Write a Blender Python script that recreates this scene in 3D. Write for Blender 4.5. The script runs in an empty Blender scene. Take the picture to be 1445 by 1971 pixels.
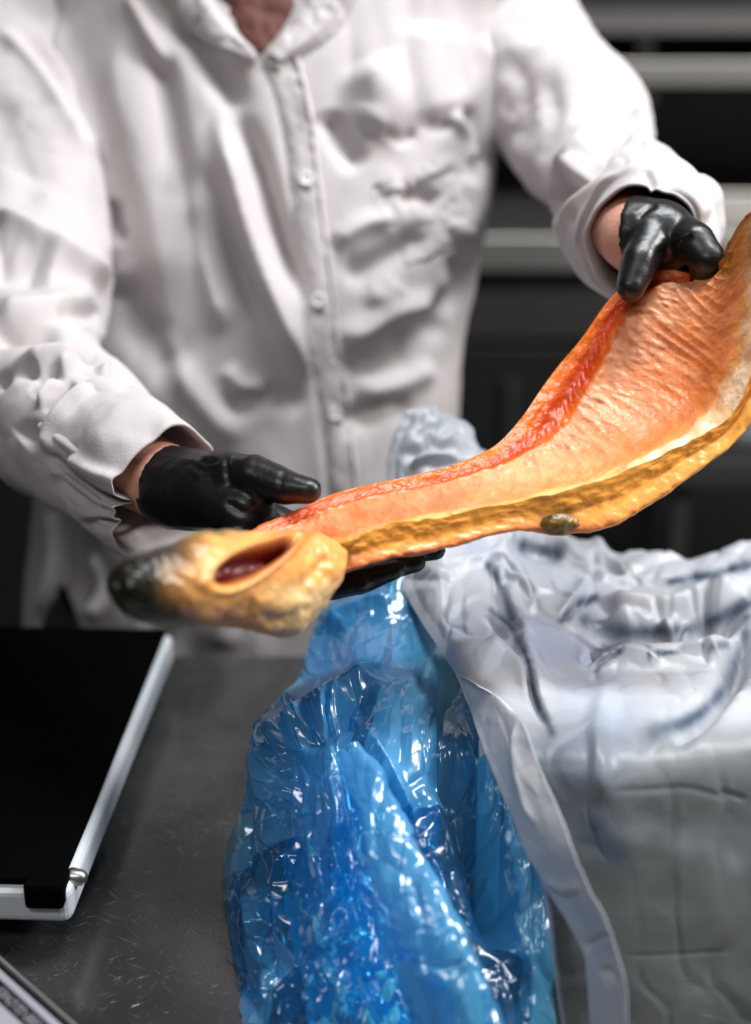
import bpy, bmesh, math, random
import numpy as np
from mathutils import Vector, Matrix
from mathutils.bvhtree import BVHTree

S = bpy.context.scene
COL = S.collection
random.seed(3)
RNG = np.random.default_rng(7)

# ------------------------------------------------------------------ camera, light, exposure
PITCH = math.radians(20)
CAM = np.array([0.0, 0.0, 1.5])
IW, IH, LENS = 1445.0, 1971.0, 50.0
FPX = IH * LENS / 36.0
cd = bpy.data.cameras.new('camera'); cam = bpy.data.objects.new('camera', cd); COL.objects.link(cam)
cam.location = CAM; cam.rotation_euler = (math.pi / 2 - PITCH, 0, 0)
cd.sensor_fit = 'VERTICAL'; cd.sensor_height = 36; cd.sensor_width = 36 * IW / IH; cd.lens = LENS
cd.clip_start = 0.03
cd.dof.use_dof = True; cd.dof.focus_distance = 0.965; cd.dof.aperture_fstop = 2.2
S.camera = cam
w = bpy.data.worlds.new('world'); S.world = w; w.use_nodes = True
w.node_tree.nodes['Background'].inputs[0].default_value = (0.55, 0.6, 0.7, 1)
w.node_tree.nodes['Background'].inputs[1].default_value = 0.06


def area(name, loc, target, sx, sy, power, col=(1, 1, 1)):
    l = bpy.data.lights.new(name, 'AREA'); l.shape = 'RECTANGLE'; l.size = sx; l.size_y = sy
    l.energy = power; l.color = col
    o = bpy.data.objects.new(name, l); COL.objects.link(o); o.location = loc
    o.rotation_euler = (Vector(target) - Vector(loc)).to_track_quat('-Z', 'Y').to_euler()
    return o


area('ceiling_lamp_light', (1.85, 0.8, 2.62), (1.2, 0.85, 0), 0.3, 1.2, 104, (1, 0.98, 0.96))
area('ceiling_lamp_light', (0.45, 1.0, 2.62), (0.45, 1.0, 0), 0.9, 0.3, 30, (0.93, 0.97, 1))
area('ceiling_lamp_light', (-0.6, -0.5, 2.62), (-0.6, -0.5, 0), 1.2, 0.35, 12, (1, 0.98, 0.95))
S.view_settings.view_transform = 'Standard'
S.view_settings.look = 'None'
S.view_settings.gamma = 1.0
S.view_settings.use_curve_mapping = False
S.view_settings.exposure = 0.0

# ------------------------------------------------------------------ helpers
F_ = np.array([0, math.cos(PITCH), -math.sin(PITCH)])
R_ = np.array([1.0, 0, 0])
U_ = np.array([0, math.sin(PITCH), math.cos(PITCH)])


def W(px, py, d):
    px = np.asarray(px, float)[..., None]; py = np.asarray(py, float)[..., None]; d = np.asarray(d, float)[..., None]
    return CAM + d * (F_ + R_ * (px - IW / 2) / FPX - U_ * (py - IH / 2) / FPX)


def proj(P):
    q = P - CAM
    d = q @ F_
    return IW / 2 + FPX * (q @ R_) / d, IH / 2 - FPX * (q @ U_) / d, d


def cat(pts, n):
    """Catmull-Rom through pts (k,m) sampled at n places, uniform in the control index."""
    pts = np.asarray(pts, float); k = len(pts)
    t = np.linspace(0, k - 1, n); i = np.clip(t.astype(int), 0, k - 2); f = (t - i)[:, None]
    e = np.vstack([2 * pts[0] - pts[1], pts, 2 * pts[-1] - pts[-2]])
    p0, p1, p2, p3 = e[i], e[i + 1], e[i + 2], e[i + 3]
    return 0.5 * (2 * p1 + (p2 - p0) * f + (2 * p0 - 5 * p1 + 4 * p2 - p3) * f ** 2 + (3 * p1 - p0 - 3 * p2 + p3) * f ** 3)


def cat2(G, nu, nv):
    """bicubic surface through a control grid G (rows, cols, m)."""
    G = np.asarray(G, float); r, c, m = G.shape
    A = np.stack([cat(G[i], nu) for i in range(r)])
    return cat(A.reshape(r, -1), nv).reshape(nv, nu, m)


TAB = RNG.random((32, 32, 32))


def vn(p):
    p = np.asarray(p, float); i = np.floor(p).astype(int); f = p - i; f = f * f * (3 - 2 * f)
    i &= 31; j = (i + 1) & 31
    x0, y0, z0 = i[..., 0], i[..., 1], i[..., 2]; x1, y1, z1 = j[..., 0], j[..., 1], j[..., 2]
    fx, fy, fz = f[..., 0], f[..., 1], f[..., 2]
    a = TAB[x0, y0, z0] * (1 - fx) + TAB[x1, y0, z0] * fx; b = TAB[x0, y1, z0] * (1 - fx) + TAB[x1, y1, z0] * fx
    c = TAB[x0, y0, z1] * (1 - fx) + TAB[x1, y0, z1] * fx; d = TAB[x0, y1, z1] * (1 - fx) + TAB[x1, y1, z1] * fx
    return ((a * (1 - fy) + b * fy) * (1 - fz) + (c * (1 - fy) + d * fy) * fz) * 2 - 1


def fbm(p, o=4, g=0.5):
    s = 0; a = 1
    for k in range(o):
        s = s + a * vn(p * 2 ** k + 7.3 * k); a *= g
    return s


JT = RNG.random((64, 64, 2)); JH = RNG.random((64, 64, 2)) * 2 - 1


def facets(x, y):
    """crumpled-film relief: every Voronoi cell is its own tilted plane, blended only at the creases."""
    ix = np.floor(x).astype(int); iy = np.floor(y).astype(int)
    best = np.full(x.shape, 9.0); sec = best.copy(); h = np.zeros(x.shape)
    for a in (-1, 0, 1):
        for b in (-1, 0, 1):
            cx, cy = ix + a, iy + b; j = JT[cx & 63, cy & 63]; t = JH[cx & 63, cy & 63]
            dx, dy = x - cx - j[..., 0], y - cy - j[..., 1]; d = np.hypot(dx, dy)
            hh = t[..., 0] * dx + t[..., 1] * dy
            n = d < best
            sec = np.where(n, best, np.minimum(sec, d)); h = np.where(n, hh, h); best = np.where(n, d, best)
    e = np.clip((sec - best) / 0.25, 0, 1)
    return h * e - 0.35 * (1 - e)


def cellval(x, y):
    ix = np.floor(x).astype(int); iy = np.floor(y).astype(int); best = np.full(x.shape, 9.0); v = np.zeros(x.shape)
    for a in (-1, 0, 1):
        for b in (-1, 0, 1):
            cx, cy = ix + a, iy + b; j = JT[cx & 63, cy & 63]; d = np.hypot(x - cx - j[..., 0], y - cy - j[..., 1]); n = d < best
            best = np.where(n, d, best); v = np.where(n, TAB[cx & 31, cy & 31, 5], v)
    return v


def layers(o, x, y, k=1.0, clear=0.0):
    """folded film lies in one, two or three layers: more layers, milkier and paler"""
    v = np.clip(.6 * cellval(x * 7, y * 2.6) + .4 * cellval(x * 15 + 3, y * 6 + 2), 0, 1)
    v = np.clip((v - .22) * 1.7, 0, 1)
    C = np.array([.008, .36, .92]) * (1 - v[..., None]) + np.array([.17, .60, .95]) * v[..., None]
    A = np.clip(.16 + .66 * v, 0, 1)[..., None] * k
    cl = np.asarray(clear)[..., None] * np.ones_like(A)          # single stretched layer: almost colourless
    setcol(o, np.concatenate([C * (1 - cl) + np.array([.52, .60, .68]) * cl, A * (1 - .5 * cl)], -1))


def gnormals(P, closed=False):
    du = np.gradient(P, axis=1)
    if closed:
        du = np.roll(P, -1, 1) - np.roll(P, 1, 1)
    dv = np.gradient(P, axis=0)
    n = np.cross(du, dv); n /= np.linalg.norm(n, axis=2, keepdims=True) + 1e-12
    return n


def facecam(N, P):
    s = np.sign(np.sum(N * (CAM - P), -1, keepdims=True)); s[s == 0] = 1
    return N * s


def stroke_d(px, py, pts):
    pts = cat(pts, max(8, 6 * len(pts))) if len(pts) > 2 else np.asarray(pts, float)
    seg = np.hypot(*(pts[1:] - pts[:-1]).T); cum = np.concatenate([[0], np.cumsum(seg)]); L = cum[-1]
    bd = np.full(px.shape, 1e9); bt = np.zeros(px.shape); bs = np.zeros(px.shape)
    for i in range(len(seg)):
        a = pts[i]; v = (pts[i + 1] - a) / seg[i]
        t = np.clip((px - a[0]) * v[0] + (py - a[1]) * v[1], 0, seg[i])
        ex, ey = px - a[0] - v[0] * t, py - a[1] - v[1] * t; d = np.hypot(ex, ey); n = d < bd
        bd = np.where(n, d, bd); bt = np.where(n, (cum[i] + t) / L, bt); bs = np.where(n, v[0] * ey - v[1] * ex, bs)
    return bd, bt, bs


def sculpt(P, N, strokes, k=0.001):
    """push cloth along its normal: strokes = (points, width, height in mm, profile)."""
    px, py, d = proj(P)
    face = np.clip(np.sum(N * (CAM - P), -1) / np.linalg.norm(CAM - P, axis=-1) * 2.5, 0, 1)
    D = np.zeros(px.shape)
    for pts, wd, amp, kind in strokes:
        xs = [p[0] for p in pts]; ys = [p[1] for p in pts]; m = wd * 5
        sel = (px > min(xs) - m) & (px < max(xs) + m) & (py > min(ys) - m) & (py < max(ys) + m)
        if not sel.any():
            continue
        bd, bt, bs = stroke_d(px[sel], py[sel], pts)
        e = np.clip(np.minimum(bt, 1 - bt) / 0.22, 0, 1); e = e * e * (3 - 2 * e)
        if kind == 'g':
            v = np.exp(-(bd / wd) ** 2) * e
        elif kind == 'r':
            v = np.exp(-(np.sqrt(bd ** 2 + (.45 * wd) ** 2) - .45 * wd) / wd) * e
        elif kind == 'p':      # puff, no end fade
            v = np.exp(-(bd / wd) ** 2)
        else:                  # 's' step: the left-hand side of the stroke is higher
            v = (0.5 - 0.5 * np.tanh(bs / wd)) * np.exp(-(bd / (wd * 9)) ** 2) * e
        D[sel] += amp * v
    return P + N * (D * face * k)[..., None]


def mesh_obj(name, verts, faces, material, parent=None, smooth=True):
    me = bpy.data.meshes.new(name); me.from_pydata(np.asarray(verts, float).reshape(-1, 3).tolist(), [], faces)
    if smooth:
        me.polygons.foreach_set('use_smooth', [True] * len(me.polygons))
    me.update()
    o = bpy.data.objects.new(name, me); COL.objects.link(o)
    if material: me.materials.append(material)
    if parent: o.parent = parent
    return o


def gfaces(nv, nu, closed=False):
    i = np.arange(nv * nu).reshape(nv, nu)
    if closed:
        j = np.roll(i, -1, 1); a, b, c, d = i[:-1], j[:-1], j[1:], i[1:]
    else:
        a, b, c, d = i[:-1, :-1], i[:-1, 1:], i[1:, 1:], i[1:, :-1]
    return np.stack([a, b, c, d], -1).reshape(-1, 4).tolist()


def grid(name, P, material, parent=None, closed=False, keep=None, solid=0):
    nv, nu = P.shape[:2]; f = gfaces(nv, nu, closed)
    if keep is not None:
        k = keep.reshape(-1); f = [q for q in f if all(k[i] for i in q)]
    o = mesh_obj(name, P, f, material, parent)
    if solid:
        m = o.modifiers.new('thickness', 'SOLIDIFY'); m.thickness = solid; m.offset = 0
    return o


def setcol(o, C):
    C = np.asarray(C, float); C = C.reshape(-1, C.shape[-1])
    if C.shape[1] == 4:
        a = o.data.color_attributes.new('Col', 'FLOAT_COLOR', 'POINT'); a.data.foreach_set('color', C.ravel()); return
    a = o.data.color_attributes.new('Col', 'FLOAT_COLOR', 'POINT')
    a.data.foreach_set('color', np.hstack([C, np.ones((len(C), 1))]).ravel())


def lin(r, g, b):
    c = np.array([r, g, b]) / 255.0
    return np.where(c < 0.04045, c / 12.92, ((c + 0.055) / 1.055) ** 2.4)


def tube_frames(C):
    T = np.gradient(C, axis=0); T /= np.linalg.norm(T, axis=1, keepdims=True)
    n = np.cross(T[0], [0.2, 1, 0.1]); n /= np.linalg.norm(n); N = [n]
    for i in range(1, len(C)):
        n = N[-1] - T[i] * np.dot(N[-1], T[i]); N.append(n / np.linalg.norm(n))
    N = np.array(N); return T, N, np.cross(T, N)


def tube(C, r, m):
    """C (n,3), r (n,) or (n,2) -> grid (n,m,3)"""
    T, N, B = tube_frames(C); a = np.linspace(0, 2 * np.pi, m, endpoint=False)
    r = np.asarray(r, float)
    r2 = r if r.ndim == 2 else np.stack([r, r], 1)
    return C[:, None] + N[:, None] * (np.cos(a)[None, :, None] * r2[:, 0, None, None]) + B[:, None] * (np.sin(a)[None, :, None] * r2[:, 1, None, None])


def capsule(p, q, r1, r2, flat1=False, m=16):
    p = np.asarray(p, float); q = np.asarray(q, float); L = np.linalg.norm(q - p); t = (q - p) / max(L, 1e-6)
    n = np.cross(t, [0.31, 0.2, 0.93]); n /= np.linalg.norm(n); b = np.cross(t, n)
    rings = []
    if not flat1:
        for k in range(5): a = math.pi / 2 * (1 - (k + 0.15) / 5.15); rings.append((-math.sin(a) * r1, math.cos(a) * r1))
    rings.append((0, r1)); rings.append((L, r2))
    for k in range(1, 6): a = math.pi / 2 * (k - 0.15) / 5; rings.append((L + math.sin(a) * r2, math.cos(a) * r2))
    an = np.linspace(0, 2 * np.pi, m, endpoint=False)
    V = [p + t * s + (n * math.cos(x) + b * math.sin(x)) * rr for s, rr in rings for x in an]
    f = gfaces(len(rings), m, True); f.append(list(range(m))[::-1]); k = (len(rings) - 1) * m; f.append([k + i for i in range(m)])
    return V, f


def fuse(name, caps, voxel, smooth, material, parent=None, post=None):
    """one continuous skin over a set of tapered limbs"""
    V, Fc = [], []
    for c in caps:
        v, f = capsule(*c); o = len(V); V += [list(x) for x in v]; Fc += [[i + o for i in q] for q in f]
    o = mesh_obj(name, V, Fc, None)
    m = o.modifiers.new('r', 'REMESH'); m.mode = 'VOXEL'; m.voxel_size = voxel; m.use_smooth_shade = True
    s = o.modifiers.new('s', 'SMOOTH'); s.iterations = smooth; s.factor = 0.5
    dg = bpy.context.evaluated_depsgraph_get(); me = bpy.data.meshes.new_from_object(o.evaluated_get(dg))
    old = o.data; o.modifiers.clear(); o.data = me; bpy.data.meshes.remove(old); me.name = name
    me.materials.clear(); me.materials.append(material)
    if post:
        n = len(me.vertices); P = np.empty(n * 3); me.vertices.foreach_get('co', P); P = P.reshape(-1, 3)
        N = np.empty(n * 3); me.vertices.foreach_get('normal', N); N = N.reshape(-1, 3)
        me.vertices.foreach_set('co', post(P, N).ravel()); me.update()
    me.polygons.foreach_set('use_smooth', [True] * len(me.polygons))
    if parent: o.parent = parent
    return o


def pc(a, b, flat=False):
    """a limb piece between (px, py, depth, radius px) ends"""
    return (W(*a[:3]), W(*b[:3]), a[3] * a[2] / FPX, b[3] * b[2] / FPX, flat)


def chain(*pts):
    return [pc(pts[i], pts[i + 1]) for i in range(len(pts) - 1)]


def box(name, c, s, material, parent=None, rz=0, bev=0.003, seg=2):
    bm = bmesh.new(); bmesh.ops.create_cube(bm, size=1)
    bmesh.ops.scale(bm, vec=s, verts=bm.verts)
    if bev: bmesh.ops.bevel(bm, geom=bm.edges[:], offset=bev, segments=seg, affect='EDGES', profile=0.5)
    bmesh.ops.rotate(bm, cent=(0, 0, 0), matrix=Matrix.Rotation(rz, 3, 'Z'), verts=bm.verts)
    bmesh.ops.translate(bm, vec=c, verts=bm.verts)
    me = bpy.data.meshes.new(name); bm.to_mesh(me); bm.free(); me.materials.append(material)
    o = bpy.data.objects.new(name, me); COL.objects.link(o)
    if parent: o.parent = parent
    return o


def thing(name, label, cat_, group=None):
    o = bpy.data.objects.new(name, None); COL.objects.link(o); tag(o, label, cat_, group); return o


def tag(o, label, cat_, group=None):
    o['label'] = label; o['category'] = cat_
    if group: o['group'] = group
    return o


def structure(o):
    o['kind'] = 'structure'; return o


# ------------------------------------------------------------------ materials
def nodes(name):
    m = bpy.data.materials.new(name); m.use_nodes = True; nt = m.node_tree
    b = nt.nodes['Principled BSDF']; return m, nt, b


def mat(name, color, rough=0.5, metal=0.0, bump=0.0, bscale=200.0, detail=4, var=0.0, vscale=8.0, attr=False, stretch=(1, 1, 1), **kw):
    m, nt, b = nodes(name); N = nt.nodes.new; L = nt.links.new
    b.inputs['Roughness'].default_value = rough; b.inputs['Metallic'].default_value = metal
    for k, v in kw.items():
        b.inputs[k.replace('_', ' ')].default_value = v
    tc = N('ShaderNodeTexCoord'); mp = N('ShaderNodeMapping'); mp.inputs['Scale'].default_value = stretch
    L(tc.outputs['Object'], mp.inputs['Vector'])
    src = None
    if attr:
        a = N('ShaderNodeVertexColor'); a.layer_name = 'Col'; src = a.outputs['Color']
    b.inputs['Base Color'].default_value = (*color, 1)
    if var:
        n = N('ShaderNodeTexNoise'); n.inputs['Scale'].default_value = vscale; n.inputs['Detail'].default_value = 5
        L(mp.outputs[0], n.inputs['Vector'])
        mr = N('ShaderNodeMapRange'); mr.inputs['From Min'].default_value = 0.3; mr.inputs['From Max'].default_value = 0.7
        mr.inputs['To Min'].default_value = 1 - var; mr.inputs['To Max'].default_value = 1 + var; L(n.outputs['Fac'], mr.inputs['Value'])
        mx = N('ShaderNodeMix'); mx.data_type = 'RGBA'; mx.blend_type = 'MULTIPLY'; mx.inputs['Factor'].default_value = 1
        if src: L(src, mx.inputs['A'])
        else: mx.inputs['A'].default_value = (*color, 1)
        L(mr.outputs[0], mx.inputs['B']); src = mx.outputs['Result']
    if src: L(src, b.inputs['Base Color'])
    if bump:
        n = N('ShaderNodeTexNoise'); n.inputs['Scale'].default_value = bscale; n.inputs['Detail'].default_value = detail
        L(mp.outputs[0], n.inputs['Vector'])
        bp = N('ShaderNodeBump'); bp.inputs['Strength'].default_value = bump; bp.inputs['Distance'].default_value = 0.002
        L(n.outputs['Fac'], bp.inputs['Height']); L(bp.outputs[0], b.inputs['Normal'])
    return m


def film_mat(name, tint, body, solid, rough=0.1, bscale=60, bstr=0.25):
    """thin coloured plastic film: tinted see-through, milky where light catches it, glossy"""
    m = bpy.data.materials.new(name); m.use_nodes = True; nt = m.node_tree; nt.nodes.clear(); N = nt.nodes.new; L = nt.links.new
    out = N('ShaderNodeOutputMaterial'); tr = N('ShaderNodeBsdfTransparent'); tr.inputs[0].default_value = (*tint, 1)
    df = N('ShaderNodeBsdfDiffuse'); df.inputs[0].default_value = (*body, 1)
    tl = N('ShaderNodeBsdfTranslucent'); tl.inputs[0].default_value = (*body, 1)
    gl = N('ShaderNodeBsdfGlossy'); gl.inputs['Roughness'].default_value = rough; gl.inputs[0].default_value = (0.95, 0.97, 1, 1)
    tc = N('ShaderNodeTexCoord'); nz = N('ShaderNodeTexNoise'); nz.inputs['Scale'].default_value = bscale; nz.inputs['Detail'].default_value = 3
    L(tc.outputs['Object'], nz.inputs['Vector']); bp = N('ShaderNodeBump'); bp.inputs['Strength'].default_value = bstr; bp.inputs['Distance'].default_value = 0.004
    L(nz.outputs['Fac'], bp.inputs['Height'])
    for s in (df, gl): L(bp.outputs[0], s.inputs['Normal'])
    m1 = N('ShaderNodeMixShader'); m1.inputs[0].default_value = 0.5; L(df.outputs[0], m1.inputs[1]); L(tl.outputs[0], m1.inputs[2])
    vc = N('ShaderNodeVertexColor'); vc.layer_name = 'Col'
    for s_ in (df, tl): L(vc.outputs['Color'], s_.inputs[0])
    m2 = N('ShaderNodeMixShader'); L(vc.outputs['Alpha'], m2.inputs[0]); L(tr.outputs[0], m2.inputs[1]); L(m1.outputs[0], m2.inputs[2])
    fw = N('ShaderNodeLayerWeight'); fw.inputs['Blend'].default_value = 0.25; L(bp.outputs[0], fw.inputs['Normal'])
    fr = N('ShaderNodeMapRange'); fr.inputs['To Min'].default_value = 0.07; fr.inputs['To Max'].default_value = 0.55; L(fw.outputs['Facing'], fr.inputs['Value'])
    m3 = N('ShaderNodeMixShader'); L(fr.outputs[0], m3.inputs[0]); L(m2.outputs[0], m3.inputs[1]); L(gl.outputs[0], m3.inputs[2])
    L(m3.outputs[0], out.inputs['Surface']); return m


M_coat = mat('white_cotton', (0.50, 0.46, 0.462), 0.85, bump=0.25, bscale=900, var=0.03, vscale=12, Sheen_Weight=0.15)
M_button = mat('button_plastic', (0.78, 0.76, 0.76), 0.25)
M_hole = mat('dark_thread', (0.12, 0.09, 0.09), 0.9)
M_skin = mat('skin', lin(205, 150, 128), 0.5, bump=0.3, bscale=420, var=0.10, vscale=60, Subsurface_Weight=0.12, Subsurface_Radius=(0.01, 0.004, 0.002), Subsurface_Scale=0.5)
M_tattoo = mat('tattoo_ink', lin(40, 40, 44), 0.6)
M_hair = mat('hair', (0.05, 0.03, 0.02), 0.6, bump=0.6, bscale=150)
M_glove = mat('black_nitrile', (0.006, 0.006, 0.007), 0.36, bump=0.25, bscale=110, detail=5, var=0.2)
M_trouser = mat('navy_denim', (0.012, 0.02, 0.05), 0.9, bump=0.3, bscale=600)
M_shoe = mat('shoe_rubber', (0.02, 0.02, 0.02), 0.6)
M_flesh = mat('fish_flesh', (0.8, 0.3, 0.1), 0.30, attr=True, bump=0.55, bscale=260, detail=6, var=0.16, vscale=70, Subsurface_Weight=0.10, Subsurface_Radius=(0.012, 0.004, 0.0015), Subsurface_Scale=0.4)
M_fskin = mat('fish_skin', (0.6, 0.3, 0.08), 0.32, attr=True, bump=0.4, bscale=180, detail=5, var=0.15, vscale=50)
M_film = film_mat('blue_film', (0.33, 0.76, 0.95), (0.06, 0.48, 0.96), 0.45, rough=.16, bscale=25, bstr=.3)
M_paper = mat('white_paper', (0.48, 0.49, 0.53), 0.55, bump=0.35, bscale=70, detail=6, var=0.04, vscale=30)
M_sheet = mat('shade_painted_paper', (0.78, 0.80, 0.84), 0.4, bump=0.35, bscale=70, detail=6, attr=True)  # vertex colour carries the sheet's painted shade, its alpha the see-through
_nt = M_sheet.node_tree; _b = _nt.nodes['Principled BSDF']; _o = _nt.nodes['Material Output']; _vc = [n for n in _nt.nodes if n.bl_idname == 'ShaderNodeVertexColor'][0]
_t = _nt.nodes.new('ShaderNodeBsdfTransparent'); _t.inputs[0].default_value = (.80, .84, .82, 1); _m = _nt.nodes.new('ShaderNodeMixShader'); _nt.links.new(_vc.outputs['Alpha'], _m.inputs[0])
_nt.links.new(_b.outputs[0], _m.inputs[2]); _nt.links.new(_t.outputs[0], _m.inputs[1]); _nt.links.new(_m.outputs[0], _o.inputs['Surface'])
M_crate = mat('grey_crate_plastic', (0.10, 0.105, 0.10), 0.5, bump=0.15, bscale=60, var=0.15)
M_scale_top = mat('black_platform', (0.0012, 0.0012, 0.0014), 0.8, Specular_IOR_Level=0.02)
M_scale_rim = mat('white_enamel', (0.62, 0.66, 0.70), 0.35)
M_bolt = mat('steel_bolt', (0.45, 0.44, 0.42), 0.35, metal=1)
M_black = mat('black_rubber', (0.008, 0.008, 0.008), 0.6)
M_carton = mat('lilac_carton', (0.36, 0.34, 0.40), 0.45)
M_cartondark = mat('dark_carton', (0.013, 0.013, 0.014), 0.5)
M_edge = mat('worn_card_edge', (0.22, 0.22, 0.22), 0.5)
M_ink = mat('black_print', (0.008, 0.006, 0.012), 0.5)
M_print = mat('grey_lettering', (0.32, 0.33, 0.35), 0.5)
M_steel = mat('brushed_steel', (0.50, 0.48, 0.45), 0.35, metal=0.9, bump=0.1, bscale=300, stretch=(1, 20, 20))
M_dsteel = mat('dark_steel', (0.055, 0.053, 0.05), 0.45, metal=0.5)
M_cab = mat('black_cabinet', (0.010, 0.010, 0.011), 0.45)
M_wall = mat('dark_wall', (0.045, 0.042, 0.038), 0.7, bump=0.1, bscale=40)
M_side = mat('grey_wall', (0.12, 0.12, 0.125), 0.8)
M_floor = mat('grey_floor', (0.09, 0.09, 0.09), 0.6, bump=0.1, bscale=90)
M_ceil = mat('ceiling_paint', (0.12, 0.12, 0.12), 0.9)
M_lamp = bpy.data.materials.new('lamp_diffuser'); M_lamp.use_nodes = True
_b = M_lamp.node_tree.nodes['Principled BSDF']; _b.inputs['Emission Color'].default_value = (1, 0.98, 0.95, 1); _b.inputs['Emission Strength'].default_value = 4


def table_material():
    m, nt, b = nodes('scratched_steel'); N = nt.nodes.new; L = nt.links.new
    b.inputs['Metallic'].default_value = 0.75
    tc = N('ShaderNodeTexCoord')
    big = N('ShaderNodeTexNoise'); big.inputs['Scale'].default_value = 14; big.inputs['Detail'].default_value = 6
    L(tc.outputs['Object'], big.inputs['Vector'])
    acc = None
    for k, ang in enumerate((0.5, 0.9, 1.9, 2.6)):
        m0 = N('ShaderNodeMapping'); m0.inputs['Rotation'].default_value = (0, 0, ang); L(tc.outputs['Object'], m0.inputs['Vector'])
        mp = N('ShaderNodeMapping'); mp.inputs['Scale'].default_value = (40 + 14 * k, 380, 1)
        L(m0.outputs[0], mp.inputs['Vector'])
        n = N('ShaderNodeTexNoise'); n.inputs['Scale'].default_value = 1; n.inputs['Detail'].default_value = 1.5; L(mp.outputs[0], n.inputs['Vector'])
        r = N('ShaderNodeMapRange'); r.inputs['From Min'].default_value = 0.66; r.inputs['From Max'].default_value = 0.74; L(n.outputs['Fac'], r.inputs['Value'])
        if acc is None: acc = r.outputs[0]
        else:
            ad = N('ShaderNodeMath'); ad.operation = 'MAXIMUM'; L(acc, ad.inputs[0]); L(r.outputs[0], ad.inputs[1]); acc = ad.outputs[0]
    cr = N('ShaderNodeMapRange'); cr.inputs['From Min'].default_value = 0.3; cr.inputs['From Max'].default_value = 0.7
    cr.inputs['To Min'].default_value = 0.10; cr.inputs['To Max'].default_value = 0.17; L(big.outputs['Fac'], cr.inputs['Value'])
    mul = N('ShaderNodeMath'); mul.operation = 'MULTIPLY_ADD'; mul.inputs[1].default_value = 0.10; L(acc, mul.inputs[0]); L(cr.outputs[0], mul.inputs[2])
    cc = N('ShaderNodeCombineColor'); 
    for i in range(3): L(mul.outputs[0], cc.inputs[i])
    L(cc.outputs[0], b.inputs['Base Color'])
    rr = N('ShaderNodeMapRange'); rr.inputs['To Min'].default_value = 0.14; rr.inputs['To Max'].default_value = 0.30; L(big.outputs['Fac'], rr.inputs['Value'])
    L(rr.outputs[0], b.inputs['Roughness'])
    bp = N('ShaderNodeBump'); bp.inputs['Strength'].default_value = 0.35; bp.inputs['Distance'].default_value = 0.0006; bp.invert = True
    L(acc, bp.inputs['Height']); L(bp.outputs[0], b.inputs['Normal']); return m


M_table = table_material()

# ------------------------------------------------------------------ room
structure(box('floor', (0, 0.6, -0.05), (6, 6.4, 0.1), M_floor, bev=0))
structure(box('ceiling', (0, 0.6, 2.75), (6, 6.4, 0.1), M_ceil, bev=0))
structure(box('wall_back', (0, 3.35, 1.35), (6, 0.1, 2.7), M_wall, bev=0))
structure(box('wall_front', (0, -2.55, 1.35), (6, 0.1, 2.7), M_side, bev=0))
structure(box('wall_left', (-2.95, 0.4, 1.35), (0.1, 5.8, 2.7), M_side, bev=0))
structure(box('wall_right', (2.95, 0.4, 1.35), (0.1, 5.8, 2.7), M_side, bev=0))
for (x, y, lab) in ((1.85, 0.8, 'long ceiling lamp above the person in white'), (0.45, 1.0, 'long ceiling lamp straight above the work table'), (-0.6, -0.5, 'long ceiling lamp behind the viewpoint')):
    t = thing('ceiling_lamp', lab, 'lamp', 'ceiling lamps'); t.location = (x, y, 2.7); t.rotation_euler = (0, 0, math.pi / 2 if x > 1 else 0)
    h = box('housing', (0, 0, -0.02), (1.26, 0.40, 0.04), M_scale_rim, t); box('diffuser', (0, 0, -0.045), (1.2, 0.34, 0.012), M_lamp, t)

# steel fittings on the back wall, counter and cabinets
def at_y(py, Y):
    return 1.5 - Y * math.tan(PITCH + math.atan((py - IH / 2) / FPX))


def px_x(px, py, Y):
    a = (py - IH / 2) / FPX
    return (px - IW / 2) / FPX * Y / (math.cos(PITCH) - math.sin(PITCH) * a)


def shelf(label, ytop, ybot, m, Y, depth=0.3):
    z1, z0 = at_y(ytop, Y), at_y(ybot, Y)
    t = thing('wall_shelf', label, 'shelf', 'steel wall shelves')
    box('front_rail', (0.3, Y, (z0 + z1) / 2), (3.4, 0.02, z1 - z0), m, t)
    box('shelf_board', (0.3, (Y + 3.3) / 2, z0 + 0.008), (3.38, 3.3 - Y - 0.02, 0.012), M_dsteel, t)
    for x in (-1.2, 0.5, 1.9):
        box('bracket', (x, (Y + 3.3) / 2, z0 - 0.02), (0.03, 3.3 - Y - 0.03, 0.03), M_dsteel, t)
    return t


shelf('dull grey steel wall shelf, the upper one seen behind the shoulder', 22, 66, mat('dull_steel', (.17, .16, .155), .5, metal=.6), 2.75)
shelf('bright steel wall shelf, the lower one seen behind the elbow', 117, 163, M_steel, 2.7)
cn = thing('kitchen_counter', 'dark kitchen counter with bright steel top edge behind the person', 'counter')
zc = at_y(455, 2.5)
box('worktop', (0.3, 2.89, zc - 0.03), (4.6, 0.78, 0.06), M_steel, cn)
box('apron', (0.3, 2.56, zc - 0.13), (4.56, 0.03, 0.13), M_dsteel, cn)
for i in range(6):
    x = -1.7 + 0.75 * i
    d = box('door', (x + 0.2, 2.565, (zc - 0.2) / 2 + 0.04), (0.735, 0.025, zc - 0.30), M_cab, cn)
    box('handle', (x + 0.45, 2.545, zc - 0.35), (0.02, 0.02, 0.16), M_dsteel, d)
box('carcass', (0.3, 2.93, (zc - 0.06) / 2 + 0.03), (4.56, 0.68, zc - 0.12), M_cab, cn)
ty_ = 2.62; xa, xb = px_x(1365, 420, ty_), px_x(1560, 420, ty_); za, zb = zc, at_y(400, ty_)
tray = thing('steel_tray', 'bright steel tray on the counter behind the gloved hand', 'tray')
box('wall', ((xa + xb) / 2, ty_, (za + zb) / 2), (xb - xa, .012, zb - za), M_steel, tray)
box('wall', ((xa + xb) / 2, ty_ + .22, (za + zb) / 2), (xb - xa, .012, zb - za), M_steel, tray)
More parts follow.
